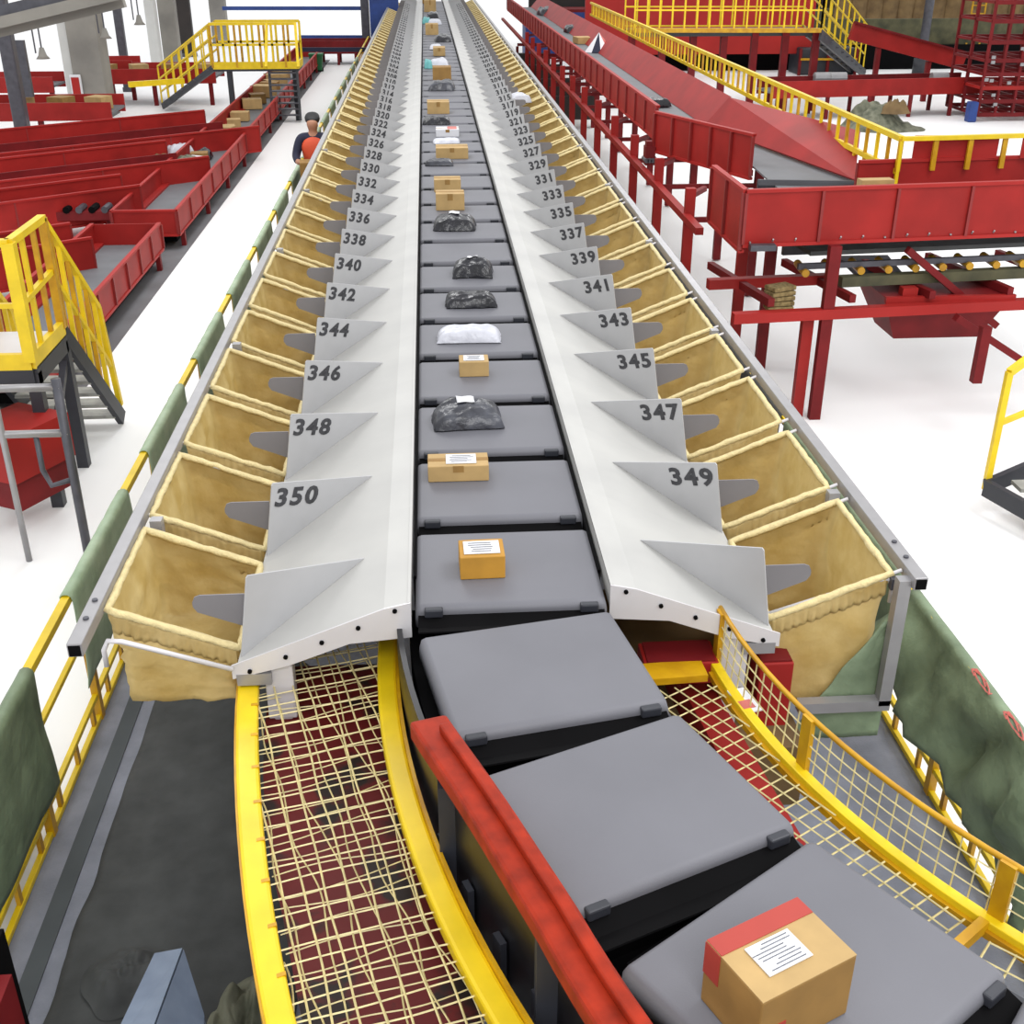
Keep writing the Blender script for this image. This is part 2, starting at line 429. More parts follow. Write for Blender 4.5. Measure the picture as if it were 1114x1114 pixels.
# ---------------------------------------------------------------- sack rails
for sg,side,x,y0 in ((-1,'left',-1.318,3.53),(1,'right',1.868,3.78)):
    t=thing('sack_rail',(x,y0,0),f'long grey square steel rail holding the {side} sacks','rail')
    xx=x
    m=MB(); m.box((xx,y0+23,RAILZ),(.055,46,.055)); m.build('rail_tube','steel',t,bevel=.004)
    m=MB(); m.box((xx,y0-.001,RAILZ),(.042,.006,.042)); m.build('tube_mouth','black',t)
    for q in(.17,.30):
        m=MB(); m.tube((xx,y0+q,RAILZ+.027),(xx,y0+q,RAILZ+.034),.011,10); m.build('bolt','steel_dark',t)
    # bare bent rod in front of the nearest sack
    xi=CX+sg*1.06
    m=MB(); yf=y0+.12
    m.path([(xi,yf+.02,Z_C+.01),(xx-sg*.13,yf,RAILZ-.045),(xx-sg*.08,yf,RAILZ-.04),(xx-sg*.06,yf,RAILZ-.08),(xx-sg*.06,yf,RAILZ-.15)],.010,8); m.build('bare_rod','steel_white',t,smooth=True)
    # hanger frames
    for k,yy in enumerate([y0+.05]+[YSACK[sg]+PITCH*(.5+3*i) for i in range(0,14)]):
        if k==0 and sg<0: continue
        m=MB(); xp=xx-sg*(.075 if k else .05)
        m.box((xp,yy,RAILZ-.03-.27),(.05,.05,.60)); m.build('hanger_post','steel',t)
        if k==0:
            m=MB(); m.bar((xp+sg*.025,yy,RAILZ-.60),(xp-sg*.36,yy,RAILZ-.60),.05,.05); m.build('bottom_bar','steel',t)
            m=MB(); m.bar((xp-sg*.03,yy+.05,RAILZ-.05),(xx,yy+.05,RAILZ-.05),.03,.05); m.build('bracket','steel_dark',t)
# ---------------------------------------------------------------- parcels
def box_parcel(c,d,rz,body,name='carton',label='',group=None,lab=None,tape=None,stripe=None):
    t=thing(name,c,label,'box',group); t.rotation_euler=(0,0,rz)
    bpy.context.view_layer.update()
    R=Matrix.Rotation(rz,4,'Z'); w,l,h=d
    def put(mb,nm,mt,**k):
        mb.v=[tuple((Matrix.Translation(V(c))@R)@V(v)) for v in mb.v]; return mb.build(nm,mt,k.pop('par',t),**k)
    b=MB(); b.box((0,0,h/2),(w,l,h)); put(b,'box_body',body,bevel=.004)
    if tape:
        b=MB(); b.box((0,0,h+.001),(w*1.002,tape,.002)); b.box((0,-l/2-.001,h*.8),(w*.0+tape*.0+.05,.002,h*.4)); put(b,'tape','carton_dark' if not stripe else stripe)
    if lab:
        lx,ly,lw,ll=lab
        b=MB(); b.box((lx*w,ly*l,h+.003),(lw*w,ll*l,.002)); al=put(b,'address_label','paper')
        b=MB()
        for q in range(5): b.box((lx*w+random.uniform(-.04,.04)*w,ly*l+(q-2)*ll*l*.16,h+.0045),(lw*w*random.uniform(.5,.8),ll*l*.05,.001))
        put(b,'printed_text','print',par=al)
    return t
def bag_parcel(c,d,rz,body,label,group=None,lab=True,seed=1,name='poly_mailer'):
    w,l,h=d; t=thing(name,c,label,'parcel',group); t.rotation_euler=(0,0,rz); bpy.context.view_layer.update()
    R=Matrix.Translation(V(c))@Matrix.Rotation(rz,4,'Z'); m=MB(); nu,nv=26,16
    def fn(sgn):
        def f(u,v):
            x=(u-.5)*2; y=(v-.5)*2
            e=max(0,(1-abs(x)**5))*max(0,(1-abs(y)**7)); e=e**.6
            k=1+.07*n3(u*4+seed,v*4,seed)
            z=h*e*(.74+.20*n3(u*2.6+seed,v*2.8,seed*1.7)+.10*n3(u*8,v*7,seed)) if sgn>0 else 0
            return R@V((x*w/2*k,y*l/2*k*(1-.12*x*x*math.sin(seed)),max(.004,z+.006) if sgn>0 else .003))
        return f
    m.grid(fn(1),nu,nv); m.grid(fn(-1),nu,nv)
    m.build('wrapper',body,t,smooth=True)
    if lab:
        b=MB(); f=fn(1)
        def g(u,v):
            p=V(f(.36+.26*u,.5+.32*v)); return p+V((0,0,.008))
        b.grid(g,6,5); b.build('address_label','paper',t,solid=.001,smooth=True)
    return t
BZ=BELT+.001
def onb(px,py): return at(px,py,BZ)
G='parcels riding on the sorter belt'
bp=[ # kind, px, py(bottom front middle), width px, depth m, height m, material, label
 ('b',525,630,49,.15,.10,'carton_orange','orange-brown carton with a white label, nearest carton on the straight belt',(0,0,.8,.7)),
 ('b',499,524,66,.15,.08,'carton','long light cardboard box with white address label, lying across the belt behind the orange-brown carton',(.05,0,.5,.7)),
 ('p',509,469,76,.24,.10,'poly_grey','dark grey crumpled plastic mailer with white label between the small box and the long box',True),
 ('b',516,410,32,.13,.09,'carton','small cardboard cube alone on the belt between dark mailer and white mailer',(0,0,.7,.7)),
 ('p',511,374,70,.17,.08,'poly_white','white padded plastic mailer lying across the belt',False),
 ('p',513,336,56,.20,.09,'poly_black','shiny black wrapped parcel just behind the white mailer',False),
 ('p',515,303,44,.24,.11,'poly_black','black rounded plastic parcel with white sticker, behind another black parcel',True),
 ('p',495,252,46,.30,.10,'poly_black','flat black rectangular plastic parcel with white label in front of two cartons',True),
 ('b',490,229,31,.20,.15,'carton','taped cardboard carton, nearer of the two cartons touching each other',None),
 ('b',487,209,29,.20,.12,'carton','cardboard carton, farther of the two cartons touching each other',None),
 ('p',478,181,31,.20,.06,'poly_grey','small flat black and white plastic packet between two carton groups',False),
 ('b',492,173,35,.28,.12,'carton','wide brown carton just in front of the white envelope',None),
 ('p',486,157,29,.26,.05,'poly_white','flat white envelope between the brown carton and the orange-patched box',False),
 ('b',487,149,25,.26,.09,'paper','white box with an orange patch on top',None),
 ('p',475,136,30,.30,.09,'poly_black','dark navy plastic parcel behind the white box with orange patch',False),
 ('b',477,124,24,.30,.16,'carton','tan carton behind the dark navy parcel',None),
 ('p',481,99,29,.50,.13,'poly_grey','dark grey flat parcel with shiny edge beyond the tan carton',False),
 ('b',481,88,20,.35,.22,'carton_dark','brown carton beyond the dark grey flat parcel',None),
 ('p',478,73,20,.6,.12,'poly_white','pale blue and white parcel beyond the brown carton',False),
 ('p',466,75,9,.5,.14,'teal','small teal packet at the left edge of the far belt',False),
 ('b',478,61,13,.45,.16,'carton','little tan carton far along the belt beyond the pale blue parcel',None),
 ('p',474,54,13,.5,.08,'poly_white','tiny white packet far along the belt',False),
 ('p',482,46,18,.7,.14,'poly_black','black parcel far along the belt below the distant cartons',False),
 ('b',470,38,14,.5,.25,'carton','distant tan carton behind the far black parcel',None),
 ('p',473,27,15,.8,.12,'poly_white','distant white parcel with teal beside it',False),
 ('p',464,26,9,.8,.15,'teal','distant teal parcel beside the distant white one',False),
 ('p',471,20,12,.8,.15,'poly_black','distant dark parcel second from the far end group',False),
 ('b',468,13,13,.8,.35,'carton','distant brown carton near the top edge of the picture',None),
 ('b',466,4,13,.9,.4,'carton_dark','farthest brown carton on the belt, at the top edge of the picture',None)]
for i,(kd,px,py,wp,dm,hm,mt,lb,ex) in enumerate(bp):
    p=onb(px,py); wm=(onb(px+wp/2,py)-onb(px-wp/2,py)).length
    c=(p.x,p.y+dm/2,BZ)
    if kd=='b':
        t=box_parcel(c,(wm,dm,hm),0 if i!=0 else .02,mt,label=lb,group=G,lab=ex,tape=None if ex and i!=1 else .03)
        if mt=='paper':
            b=MB(); b.box((p.x+wm*.2,p.y+dm/2,BZ+hm+.002),(wm*.4,dm*.8,.003)); b.build('orange_patch','pink',t)
    else: bag_parcel(c,(wm,dm,hm*1.25),random.uniform(-.06,.06),mt,lb,group=G,lab=ex,seed=i*3.7+1.3)
# big near carton on the bend
H=.19
q=[at(772,1023,BZ+H),at(871,974,BZ+H),at(929,1042,BZ+H),at(826,1093,BZ+H)]
c=sum(q,V())/4; u=((q[1]-q[0])+(q[2]-q[3]))/2; v=((q[3]-q[0])+(q[2]-q[1]))/2
rz=math.atan2(u.y,u.x); w=u.length; l=v.length
t=box_parcel((c.x,c.y,BZ),(w,l,H),rz,'carton_dark',label='large cardboard box with red tape strip and white label, nearest on the curved belt',group=None)
R=Matrix.Translation((c.x,c.y,BZ))@Matrix.Rotation(rz,4,'Z')
def putt(b,nm,mt): b.v=[tuple(R@V(x)) for x in b.v]; return b.build(nm,mt,t)
b=MB(); b.box((0,0,H+.001),(w*.995,l*.995,.002)); putt(b,'lid_flaps','carton')
b=MB(); b.box((0,l*.36,H+.003),(w*.99,l*.27,.002)); b.box((-w/2-.001,l*.36,H*.75),(.002,l*.27,H*.5)); b.box((-w*.36,-l/2-.001,H*.25),(w*.28,.002,H*.5)); putt(b,'red_tape','tape_red')
b=MB(); b.box((-w*.06,-.01,H+.005),(w*.46,l*.44,.003)); putt(b,'address_label','paper')
b=MB()
for r_ in range(8): b.box((-w*.06+random.uniform(-.02,.02),-.01+(r_-3.5)*l*.05,H+.0072),(w*random.uniform(.22,.38),l*.012,.001))
putt(b,'printed_text','print')
# label the carriers by what they carry / which chutes they pass
parc=[(o.location.y,o.location.x,o['label']) for o in bpy.data.objects if o.parent is None and o.get('group')==G]
used={}
for j,(sp,r) in enumerate(CAR):
    y=r.location.y
    if sp>0.3:
        lb=['nearest grey belt carrier on the bend at the bottom of the picture','grey belt carrier carrying the large red-taped box on the bend','plain grey belt carrier on the bend, just behind the one with the large box','plain grey belt carrier where the straight belt meets the bend'][min(3,j)]
    else:
        L,Rr=near_nums(y); lb=f'grey cross belt carrier passing between chutes {L} and {Rr}' if L<=350 and Rr<=349 else 'nearest straight grey belt carrier, carrying the orange-brown carton'
        if lb in used: lb=lb.replace('grey cross belt carrier','farther grey cross belt carrier')
    used[lb]=1
    tag(r,lb,'belt carrier','belt carriers of the sorter')
# ================================================================ THE BEND
BX,BY=CX+R0,YS
def pc(r,a,z): return V((BX-r*math.cos(a),BY-r*math.sin(a),z))
def arc(r,a0,a1,z,n=24): return [pc(r,a0+(a1-a0)*i/n,z) for i in range(n+1)]
# red guard rail on the outer side of the bend
t=thing('guard_rail',tuple(pc(4.07,.5,0)),'orange-red curved steel guard rail along the outer side of the bending belt','guard rail')
a0,a1=.262,.98
go=lambda a: -.03*math.sin((a-.26)*PI/.22) if a<.48 else .75*(a-.48)
m=MB(); m.ring(BX,BY,3.998,4.12,a0,a1,1.73,1.80,off=go); m.build('guard_beam','orange_red',t,bevel=.012)
m=MB(); m.ring(BX,BY,4.02,4.055,a0+.02,a1,1.80,1.83,off=go); m.build('ridge','orange_red',t,bevel=.006)
m=MB(); m.ring(BX,BY,3.99,4.003,a0+.12,a1,1.715,1.745,off=go); m.build('yellow_edge','yellow_deep',t)
for k in range(5):
    m=MB(); p=pc(4.06,a0+.05+k*.16,0); m.box((p.x,p.y,.86),(.06,.06,1.68)); m.build('post','charcoal',t)
# dark machine side below
t=thing('bend_conveyor',tuple(pc(3.6,.5,0)),'black steel frame below the bending belt','conveyor frame')
m=MB(); m.ring(BX,BY,3.28,4.00,-.0,1.0,1.42,1.55); m.build('track_beam','black',t)
m=MB(); m.ring(BX,BY,4.03,4.05,.02,1.0,1.15,1.66); m.build('side_plate','black_plastic',t)
m=MB(); m.ring(BX,BY,3.24,3.26,.02,1.0,1.35,1.66); m.build('inner_plate','charcoal',t)
for k in range(12):
    a=.30+k*.055; m=MB()
    p=pc(4.065,a,1.35); m.box(p,(.02,.05,.18),rz=a); m.build('rib','charcoal',t)
def wires(r0,r1,a0,a1,z,cell,rot,rw,wob=0,seed=1):
    m=MB(); c,s_=math.cos(rot),math.sin(rot)
    cen=pc((r0+r1)/2,(a0+a1)/2,0); ext=2.2; n=int(ext/cell)
    def ins(x,y):
        dx,dy=BX-x,BY-y; r=math.hypot(dx,dy); a=math.atan2(dy,dx); return r0<=r<=r1+(max(0,c2(a)+.055) if r1>4 else 0) and a0<=a<=a1
    for d in(0,1):
        for i in range(-n,n+1):
            run=[]
            for j in range(-110,111):
                u=j*.02; w=i*cell
                if wob: w+=wob*n3(u*3,i*1.7,seed+d*9)
                x,y=(u,w) if d==0 else (w,u)
                X_,Y_=cen.x+x*c-y*s_,cen.y+x*s_+y*c
                if ins(X_,Y_): run.append((X_,Y_,z+(rw*.9 if d else -rw*.9)))
                else:
                    if len(run)>2: m.path(run[::1 if wob else 4]+([run[-1]] if not wob else []),rw,4)
                    run=[]
            if len(run)>2: m.path(run,rw,4)
    return m
# outer safety mesh between two yellow curbs
c1=lambda a: -.055+.09*min(1,max(0,a)/.5)**1.5
c2=lambda a: -.065-.03*math.sin(min(1,max(0,a)/.42)*PI)+.10*min(1,max(0,a)/.5)**2
ZM=1.40
t=thing('safety_mesh',tuple(pc(4.4,.4,ZM)),'wide curved panel of pale wire mesh left of the red guard rail','mesh panel')
wires(4.10,4.62,-.05,.85,ZM,.066,.26,.0034,.016,2).build('wire_grid','wire',t)
wires(4.10,4.61,-.05,.85,ZM-.045,.078,.30,.0028,.045,8).build('lower_wire_grid','wire',t)
t2=thing('yellow_curb',tuple(pc(4.14,.4,ZM)),'curved yellow steel curb between the wire mesh and the red guard rail','curb')
m=MB(); m.ring(BX,BY,4.11,4.185,-.06,1.0,ZM-.03,ZM+.03,off=c1); m.build('curb_beam','yellow',t2,bevel=.012)
m=MB(); m.ring(BX,BY,4.10,4.112,-.03,1.0,ZM-.06,ZM+.05,off=c1); m.build('edge_strip','yellow_deep',t2)
t3=thing('yellow_curb',tuple(pc(4.70,.4,ZM)),'curved yellow steel curb on the far left edge of the wire mesh','curb')
m=MB(); m.ring(BX,BY,4.665,4.745,-.06,.9,ZM-.03,ZM+.02,off=c2); m.build('curb_beam','yellow',t3,bevel=.012)
m=MB()
for k in range(22): m.ring(BX,BY,4.664,4.69,-.03+k*.04,-.027+k*.04,ZM-.02,ZM+.022,n=1,off=c2)
m.build('weld_strip','yellow_deep',t3)
m=MB(); m.ring(BX,BY,4.735,4.75,-.06,.9,ZM-.06,ZM+.01,off=c2); m.build('edge_strip','yellow_deep',t3)
# red machine bed seen through the mesh
t=thing('machine_bed',tuple(pc(4.4,.4,1.1)),'dark red and black machine bed seen through the wide wire mesh','machine bed')
m=MB(); m.ring(BX,BY,4.10,4.58,-.02,.95,1.20,1.24,off=lambda a:max(0,c2(a)+.055)); m.build('bed_plate','bed_red',t)
for k in range(15):
    m=MB(); m.bar(pc(4.12,.0+k*.062,1.10),pc(4.56,.02+k*.062,1.10),.035,.06); m.build('cross_beam','red_dark',t)
m=MB(); m.ring(BX,BY,4.22,4.26,.45,.95,1.26,1.31); m.build('side_channel','red',t)
# inner mesh with yellow mesh fence (right of the belt)
r_f=2.80
t=thing('mesh_walk_panel',tuple(pc(3.0,.4,ZM)),'curved pale wire mesh panel between the bending belt and the yellow mesh fence','mesh panel')
wires(2.83,3.235,.13,.60,ZM,.058,.55,.0036).build('wire_grid','wire',t)
wires(2.85,3.12,.63,1.0,ZM,.075,.80,.0036).build('far_wire_grid','wire',t)
m=MB(); m.bar(pc(2.82,.615,ZM),pc(3.12,.615,ZM),.03,.04); m.bar(pc(2.86,.105,ZM+.01),pc(3.24,.10,ZM+.01),.11,.03); m.build('cross_bar','yellow_deep',t)
t=thing('mesh_fence',tuple(pc(r_f,.4,ZM)),'low curved yellow fence with wire mesh infill, right of the bending belt','fence')
m=MB(); m.ring(BX,BY,r_f-.02,r_f+.02,.06,1.05,ZM-.03,ZM+.015); m.build('bottom_rail','yellow',t,bevel=.004)
m=MB(); m.ring(BX,BY,r_f+.02,r_f+.035,.1,1.05,ZM-.035,ZM-.01); m.build('kick_strip','yellow_deep',t)
m=MB(); m.path(arc(r_f-.03,.06,1.05,ZM+.215),.010,8); m.build('top_rail','yellow_deep',t,smooth=True)
for a in(.075,.33,.62,.92):
    m=MB(); p=pc(r_f-.02,a,0); m.box((p.x,p.y,ZM+.10),(.02,.05,.24),rz=a); m.build('post','yellow_deep',t)
m=MB()
for k in range(3): m.path(arc(r_f-.02,.06,1.05,ZM+.065+k*.05),.0032,4)
for k in range(46):
    a=.07+k*.0215; m.tube(pc(r_f-.02,a,ZM),pc(r_f-.03,a,ZM+.215),.003,4)
m.build('wire_infill','wire',t)
# magazine lying on the mesh
p=at(810,762,ZM+.01); t=tag(MB().box(p,(.07,.15,.006),rz=.25).build('paper_leaflet','paper'),'small crumpled printed leaflet lying on the mesh beside the support post','leaflet')
b=MB(); b.box((p.x,p.y-.03,ZM+.0145),(.05,.05,.002),rz=.25); b.build('printed_patch','pink',t)
# red machine parts under the right chutes
for (px,py,w,l,h,z,mt,lb,cat) in ((742,722,.30,.16,.10,1.42,'red','red steel box under the right chute end, behind the yellow bar','machine box'),
      (846,722,.14,.22,.34,1.36,'red','tall red box beside the tan sack at the right chute end','machine box')):
    p=at(px,py,z); t=thing('machine_box',(p.x,p.y+l/2,z-h),lb,cat)
    b=MB(); b.box((p.x,p.y+l/2,z-h/2),(w,l,h)); b.build('housing',mt,t,bevel=.006)
    b=MB(); b.box((p.x,p.y+l/2,z+.004),(w*.9,l*.9,.008)); b.build('cover_plate','red_dark',t)
t=thing('drive_machine',(.95,3.3,.3),'brown machine with red beams seen below the right mesh panel','machine base')
m=MB(); m.box((1.05,4.3,.9),(.8,1.3,.3)); m.build('housing','brown_sack',t)
for k in range(5):
    m=MB(); m.bar((.72+k*.03,3.7-k*.22,1.0),(1.12+k*.05,3.62-k*.22,1.0),.06,.08); m.build('cross_beam','red_dark',t)
m=MB(); m.bar((1.02,4.1,1.12),(1.18,2.75,1.12),.13,.14); m.bar((.78,4.0,1.05),(.95,2.9,1.05),.08,.1); m.build('bar','red',t)
b=MB(); b.box((1.15,2.75,.75),(.5,1.2,.5),rz=.25); b.build('drive_housing','olive_net',t)
# ================================================================ WALKWAY FENCES
def tarp_obj(name,x0,y0,y1,ztop,zbot,side,mt,label,group=None,seed=1,amp=.03,lean=0,slant=0,over=.10):
    """cloth draped over a rail running along y at x0; hangs down on the inner side (side=+1: towards +x)"""
    m=MB(); nu=max(8,int((y1-y0)/.09)); nv=22
    def fn(u,v):
        y=y0+(y1-y0)*u
        if v<.22:
            a=PI*(v/.22); x=x0-side*math.cos(a)*.035; z=ztop+.0+.032*math.sin(a)
            if v==0: z-=over
            xx=x
            return (xx+.004*n3(y*9,v*5,seed),y,z+.004*n3(y*7,v,seed))
        w=(v-.22)/.78; zb=zbot+slant*(u-.5)
        z=ztop-(ztop-zb)*w+.03*w*n3(y*2.3,0,seed)
        x=x0+side*(.035+lean*w)+side*amp*.9*min(1,w*4)*(abs(n3(y*1.7+z*1.9+seed,z*.9-y*.8,seed))*2-.3)+amp*1.2*min(1,w*4)*n3(y*2.6+seed,z*2.4,seed)+amp*.7*min(1,w*4)*n3(y*9+seed,z*5,seed*2)
        return (x,y+.03*w*n3(z*4,y,seed),z)
    m.grid(fn,nu,nv); o=m.build(name,mt,None,smooth=True,solid=.004)
    return tag(o,label,'tarpaulin',group)
def walk_fence(name,x,y0,y1,lab):
    t=thing(name,(x,(y0+y1)/2,0),lab,'railing')
    for nm,z,w in(('top_rail',.90,.045),('middle_rail',.59,.03),('toe_rail',.19,.03),('base_rail',.05,.03)):
        m=MB(); m.box((x,(y0+y1)/2,z),(w,y1-y0,w)); m.build(nm,'yellow',t,bevel=.004)
    n=int((y1-y0)/.95); 
    for k in range(min(40,n+1)):
        m=MB(); m.box((x,y0+.05+k*.95,.45),(.04,.05,.9)); m.build('post','yellow_deep',t)
    for k in range(min(40,int((min(y1,12)-y0)/.33))):
        m=MB(); m.box((x,y0+.1+k*.33,.12),(.02,.035,.12)); m.build('toe_stub','yellow_deep',t)
    return t
walk_fence('walkway_railing',XL,1.6,42,'yellow steel railing along the left side of the sorter walkway')
walk_fence('walkway_railing',XR,1.6,42,'yellow steel railing along the right side of the sorter walkway')
G='green sheets tied over the left railing'
tarp_obj('green_tarpaulin',XL,2.2,4.62,.905,.27,1,'tarp','dark green tarpaulin sheet at the lower left edge, nearest on the left railing',G,seed=3,amp=.012,slant=-.05)
for k in range(16):
    y0=5.28+1.87*k; y1=y0+1.28
    tarp_obj('green_wrap',XL,y0,y1,.905,.35,1,'tarp_pale',('pale green cloth wrapped over the left railing, nearest of the wraps beside the sacks' if k==0 else f'pale green cloth wrap on the left railing outside chute {near_nums((y0+y1)/2)[0]}'),G,seed=5+k,amp=.015)
G='green sheets over the right railing'
tarp_obj('green_tarpaulin',XR,1.9,5.05,.90,.36,-1,'tarp','large crumpled green tarpaulin over the right railing near the camera',G,seed=21,amp=.11,lean=.10,slant=.30,over=.25)
o=tarp_obj('green_tarpaulin',XR,5.15,7.4,.90,.2,-1,'tarp','green tarpaulin behind the grey hanger frame on the right railing',G,seed=31,amp=.05,lean=.03)
tarp_obj('dark_cover',XR,7.5,42,.90,.1,-1,'tarp_dark','long dark cover sheet on the right railing beyond the green ones',G,seed=41,amp=.03)
# red print on the tarpaulin top
t=bpy.data.objects.get('green_tarpaulin.001')
for k in range(3):
    m=MB(); y=4.2-k*.33
    for j in range(7):
        a=j*.9; m.path([(XR-.02+.018*math.cos(a+i*.7),y+.10*math.sin(a*1.3+i*.5),.938) for i in range(4)],.004,4)
    m.build('red_print','pink',[o for o in bpy.data.objects if o.get('label','').startswith('large crumpled green')][0])
# green cloth hanging beside the front right sack
p0=at(975,650,1.45); 
m=MB()
def fn(u,v):
    x=1.84-(1-u)*(.05+.36*v); y=3.872+.01*n3(u*3,v*3,2)
    return (x+.02*n3(u*5,v*4,7),y-.012*abs(n3(u*7+v*3,v*2,4)),1.50-.58*v)
m.grid(fn,16,18); tag(m.build('green_cloth','tarp',None,smooth=True,solid=.004),'green cloth hanging between the front right sack and the grey hanger frame','cloth')
# ================================================================ THINGS ON THE LEFT WALKWAY
m=MB()  # floor strip whose dark tone is partly painted-in shade
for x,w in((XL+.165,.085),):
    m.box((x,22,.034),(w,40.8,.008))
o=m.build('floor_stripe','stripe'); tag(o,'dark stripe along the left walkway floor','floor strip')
m=MB()  # dark sheet on the walkway, partly standing in for shade under the sorter
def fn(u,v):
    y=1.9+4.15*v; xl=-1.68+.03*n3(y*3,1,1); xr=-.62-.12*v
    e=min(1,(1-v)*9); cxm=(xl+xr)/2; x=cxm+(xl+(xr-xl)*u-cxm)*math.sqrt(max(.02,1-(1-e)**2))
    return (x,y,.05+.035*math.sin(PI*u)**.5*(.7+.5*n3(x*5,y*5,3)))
m.grid(fn,24,60); tag(m.build('dark_shade_sheet','cloth_shade_dark',None,smooth=True,solid=.006),'large dark grey sheet on the left walkway, partly standing in for shade','shade sheet')
# slanted grey-blue metal cabinet at the bottom edge
A=at(168,1037,.95);B=at(199,1036,.95)
t=thing('metal_cabinet',(A.x,A.y-.3,0),'grey-blue slanted metal cabinet top at the bottom edge of the left walkway','cabinet')
m=MB(); w=.115
m.prism([(A.x,A.y,.95),(B.x,B.y,.97),(B.x-.02,B.y-.5,1.05),(A.x-.06,A.y-.5,1.0)],(0,0,-.9)); m.build('left_panel','blue_grey',t)
m=MB(); m.prism([(B.x+.004,B.y,.965),(B.x+.09,B.y-.18,.86),(B.x+.13,B.y-.5,.86),(B.x-.016,B.y-.5,1.045)],(0,0,-.8)); m.build('right_panel','blue_grey',t)
# olive cloth heap by the yellow curb
def heap(name,c,rx,ry,h,mt,seed,label,cat,group=None):
    m=MB(); rr_=random.Random(seed); bumps=[(rr_.uniform(-.55,.55),rr_.uniform(-.55,.55),rr_.uniform(.25,.45),rr_.uniform(.6,1)) for _ in range(7)]
    def fn(u,v):
        a=u*2*PI; r=v; k=1+.22*n3(math.cos(a)*1.5+seed,math.sin(a)*1.5,seed)
        px_,py_=r*math.cos(a),r*math.sin(a); z=h*(max(b[3]*math.exp(-((px_-b[0])**2+(py_-b[1])**2)/b[2]**2) for b in bumps)*.8+.2*(1-r**2)+.22*abs(n3(px_*4,py_*4,seed))*(1-r**4))*(1-r**6)
        return (c[0]+rx*r*k*math.cos(a),c[1]+ry*r*k*math.sin(a),c[2]+max(0,z))
    m.grid(fn,56,26,closed_u=True)
    return tag(m.build(name,mt,None,smooth=True),label,cat,group)
c=at(255,1080,.4); heap('cloth_heap',(c.x,c.y-.05,.06),.17,.45,.34,'olive',4,'crumpled olive cloth heap between the dark sheet and the left yellow curb','cloth')
c=at(105,1050,.06); heap('cloth_heap',(c.x+.18,c.y-.1,.08),.2,.2,.10,'cloth_shade_dark',9,'small dark cloth lump beside the slanted metal cabinet','cloth')
# white rounded plastic panel standing outside the left railing
t=thing('plastic_bin',(-2.2,4.2,0),'white plastic bin with rounded corner behind the left railing at its near gap','bin')
P0=V((XL-.34,4.62,.55))
m=MB(); m.box((P0.x+.10,P0.y-.42,.28),(.30,.80,.55)); m.build('bin_body','bin_white',t,bevel=.06)
m=MB(); m.box((P0.x+.10,P0.y-.42,.575),(.36,.88,.04)); m.build('bin_rim','bin_white',t,bevel=.015)
# red post at the bottom left corner
P=at(8,1040,1.0); t=thing('machine_box',(P.x,P.y,0),'dark red machine corner at the bottom left of the picture','machine box')
m=MB(); m.box((P.x-.16,P.y-.26,.45),(.30,.55,.9)); m.build('housing','red_dark',t)
m=MB(); m.box((P.x-.10,P.y+.07,.5),(.10,.10,1.0)); m.build('corner_post','black',t)
# ================================================================ RIGHT SIDE: RAISED RED CONVEYORS
def ribs(m,p0,p1,z0,z1,n,off,w=.025,d=.03):
    """n upright ribs on a wall p0-p1; off = outward vector"""
    p0=V(p0);p1=V(p1); off=V(off)
    for i in range(n+1):
        p=p0.lerp(p1,i/n)+off; p.z=0
        m.box((p.x,p.y,(z0+z1)/2),(w,d,z1-z0),rz=math.atan2((p1-p0).y,(p1-p0).x))
def capped_wall(t,p0,p1,z0,z1,nrib,off,nm='side_panel',mt='red'):
    m=MB(); m.wall(p0,p1,z0,z1,.02); o=m.build(nm,mt,t)
    m=MB(); a=V((p0[0],p0[1],z1)); b=V((p1[0],p1[1],z1)); m.bar(a,b,.05,.03); m.bar(a-V((0,0,z1-z0)),b-V((0,0,z1-z0)),.05,.03); m.build('edge_flange','red_bright',t)
    m=MB(); ribs(m,p0,p1,z0+.015,z1-.015,nrib,off); m.build('rib_set','red_rib',t)
    return o
ZT=2.06; ZB=1.60
C1=at(812,208,ZT); C2=at(1114,198,ZT); C0=at(777,181,ZT)
C2=C1+(C2-C1)*1.35
t=thing('cross_conveyor',((C1.x+C2.x)/2,C1.y,0),'red raised conveyor crossing the right side of the picture','conveyor')
capped_wall(t,C1,C2,ZB,ZT,5,(0,-.02,0),'front_panel')
capped_wall(t,C0,C1,ZB-.05,ZT,2,(-.02,0,0),'end_panel')
K1=at(935,176,ZT); K2=K1+(C2-C1)*.7
m=MB(); m.wall(K1+V((.55,.10,0)),K1+V((1.38,.10,0)),ZT,ZT+.22,.02); m.wall(K1+V((1.62,.10,0)),K1+V((2.6,.10,0)),ZT,ZT+.22,.02); m.build('raised_board','red_bright',t)
capped_wall(t,K1,K2,ZB+.1,ZT,3,(0,.02,0),'rear_panel')
m=MB(); m.prism([(C0.x,C0.y,ZB+.15),(C1.x,C1.y,ZB+.15),(C2.x,C2.y,ZB+.15),(K2.x,K2.y,ZB+.15),(K1.x,K1.y,ZB+.15)],(0,0,-.04)); m.build('belt','belt_dull',t)
m=MB()
for k in range(16):
    p=C1.lerp(C2,.02+k*.06); m.tube((p.x,p.y-.03,ZB+.03+(.02 if k%3 else .0)),(p.x,p.y-.01,ZB+.03),.008,6)
m.build('rivets','steel',t)
p=at(828,265,ZB+.02); m=MB(); m.box((p.x,p.y-.05,ZB-.0),(.22,.08,.05)); m.build('belt_tensioner','steel_dark',t)
# light wood scrap on belt
p=at(958,199,ZT-.02); tag(MB().box((p.x,p.y+.12,ZB+.302),(.30,.12,.30),rz=.05).build('carton_scrap','carton'),'small beige carton peeking over the front wall of the cross conveyor','box')
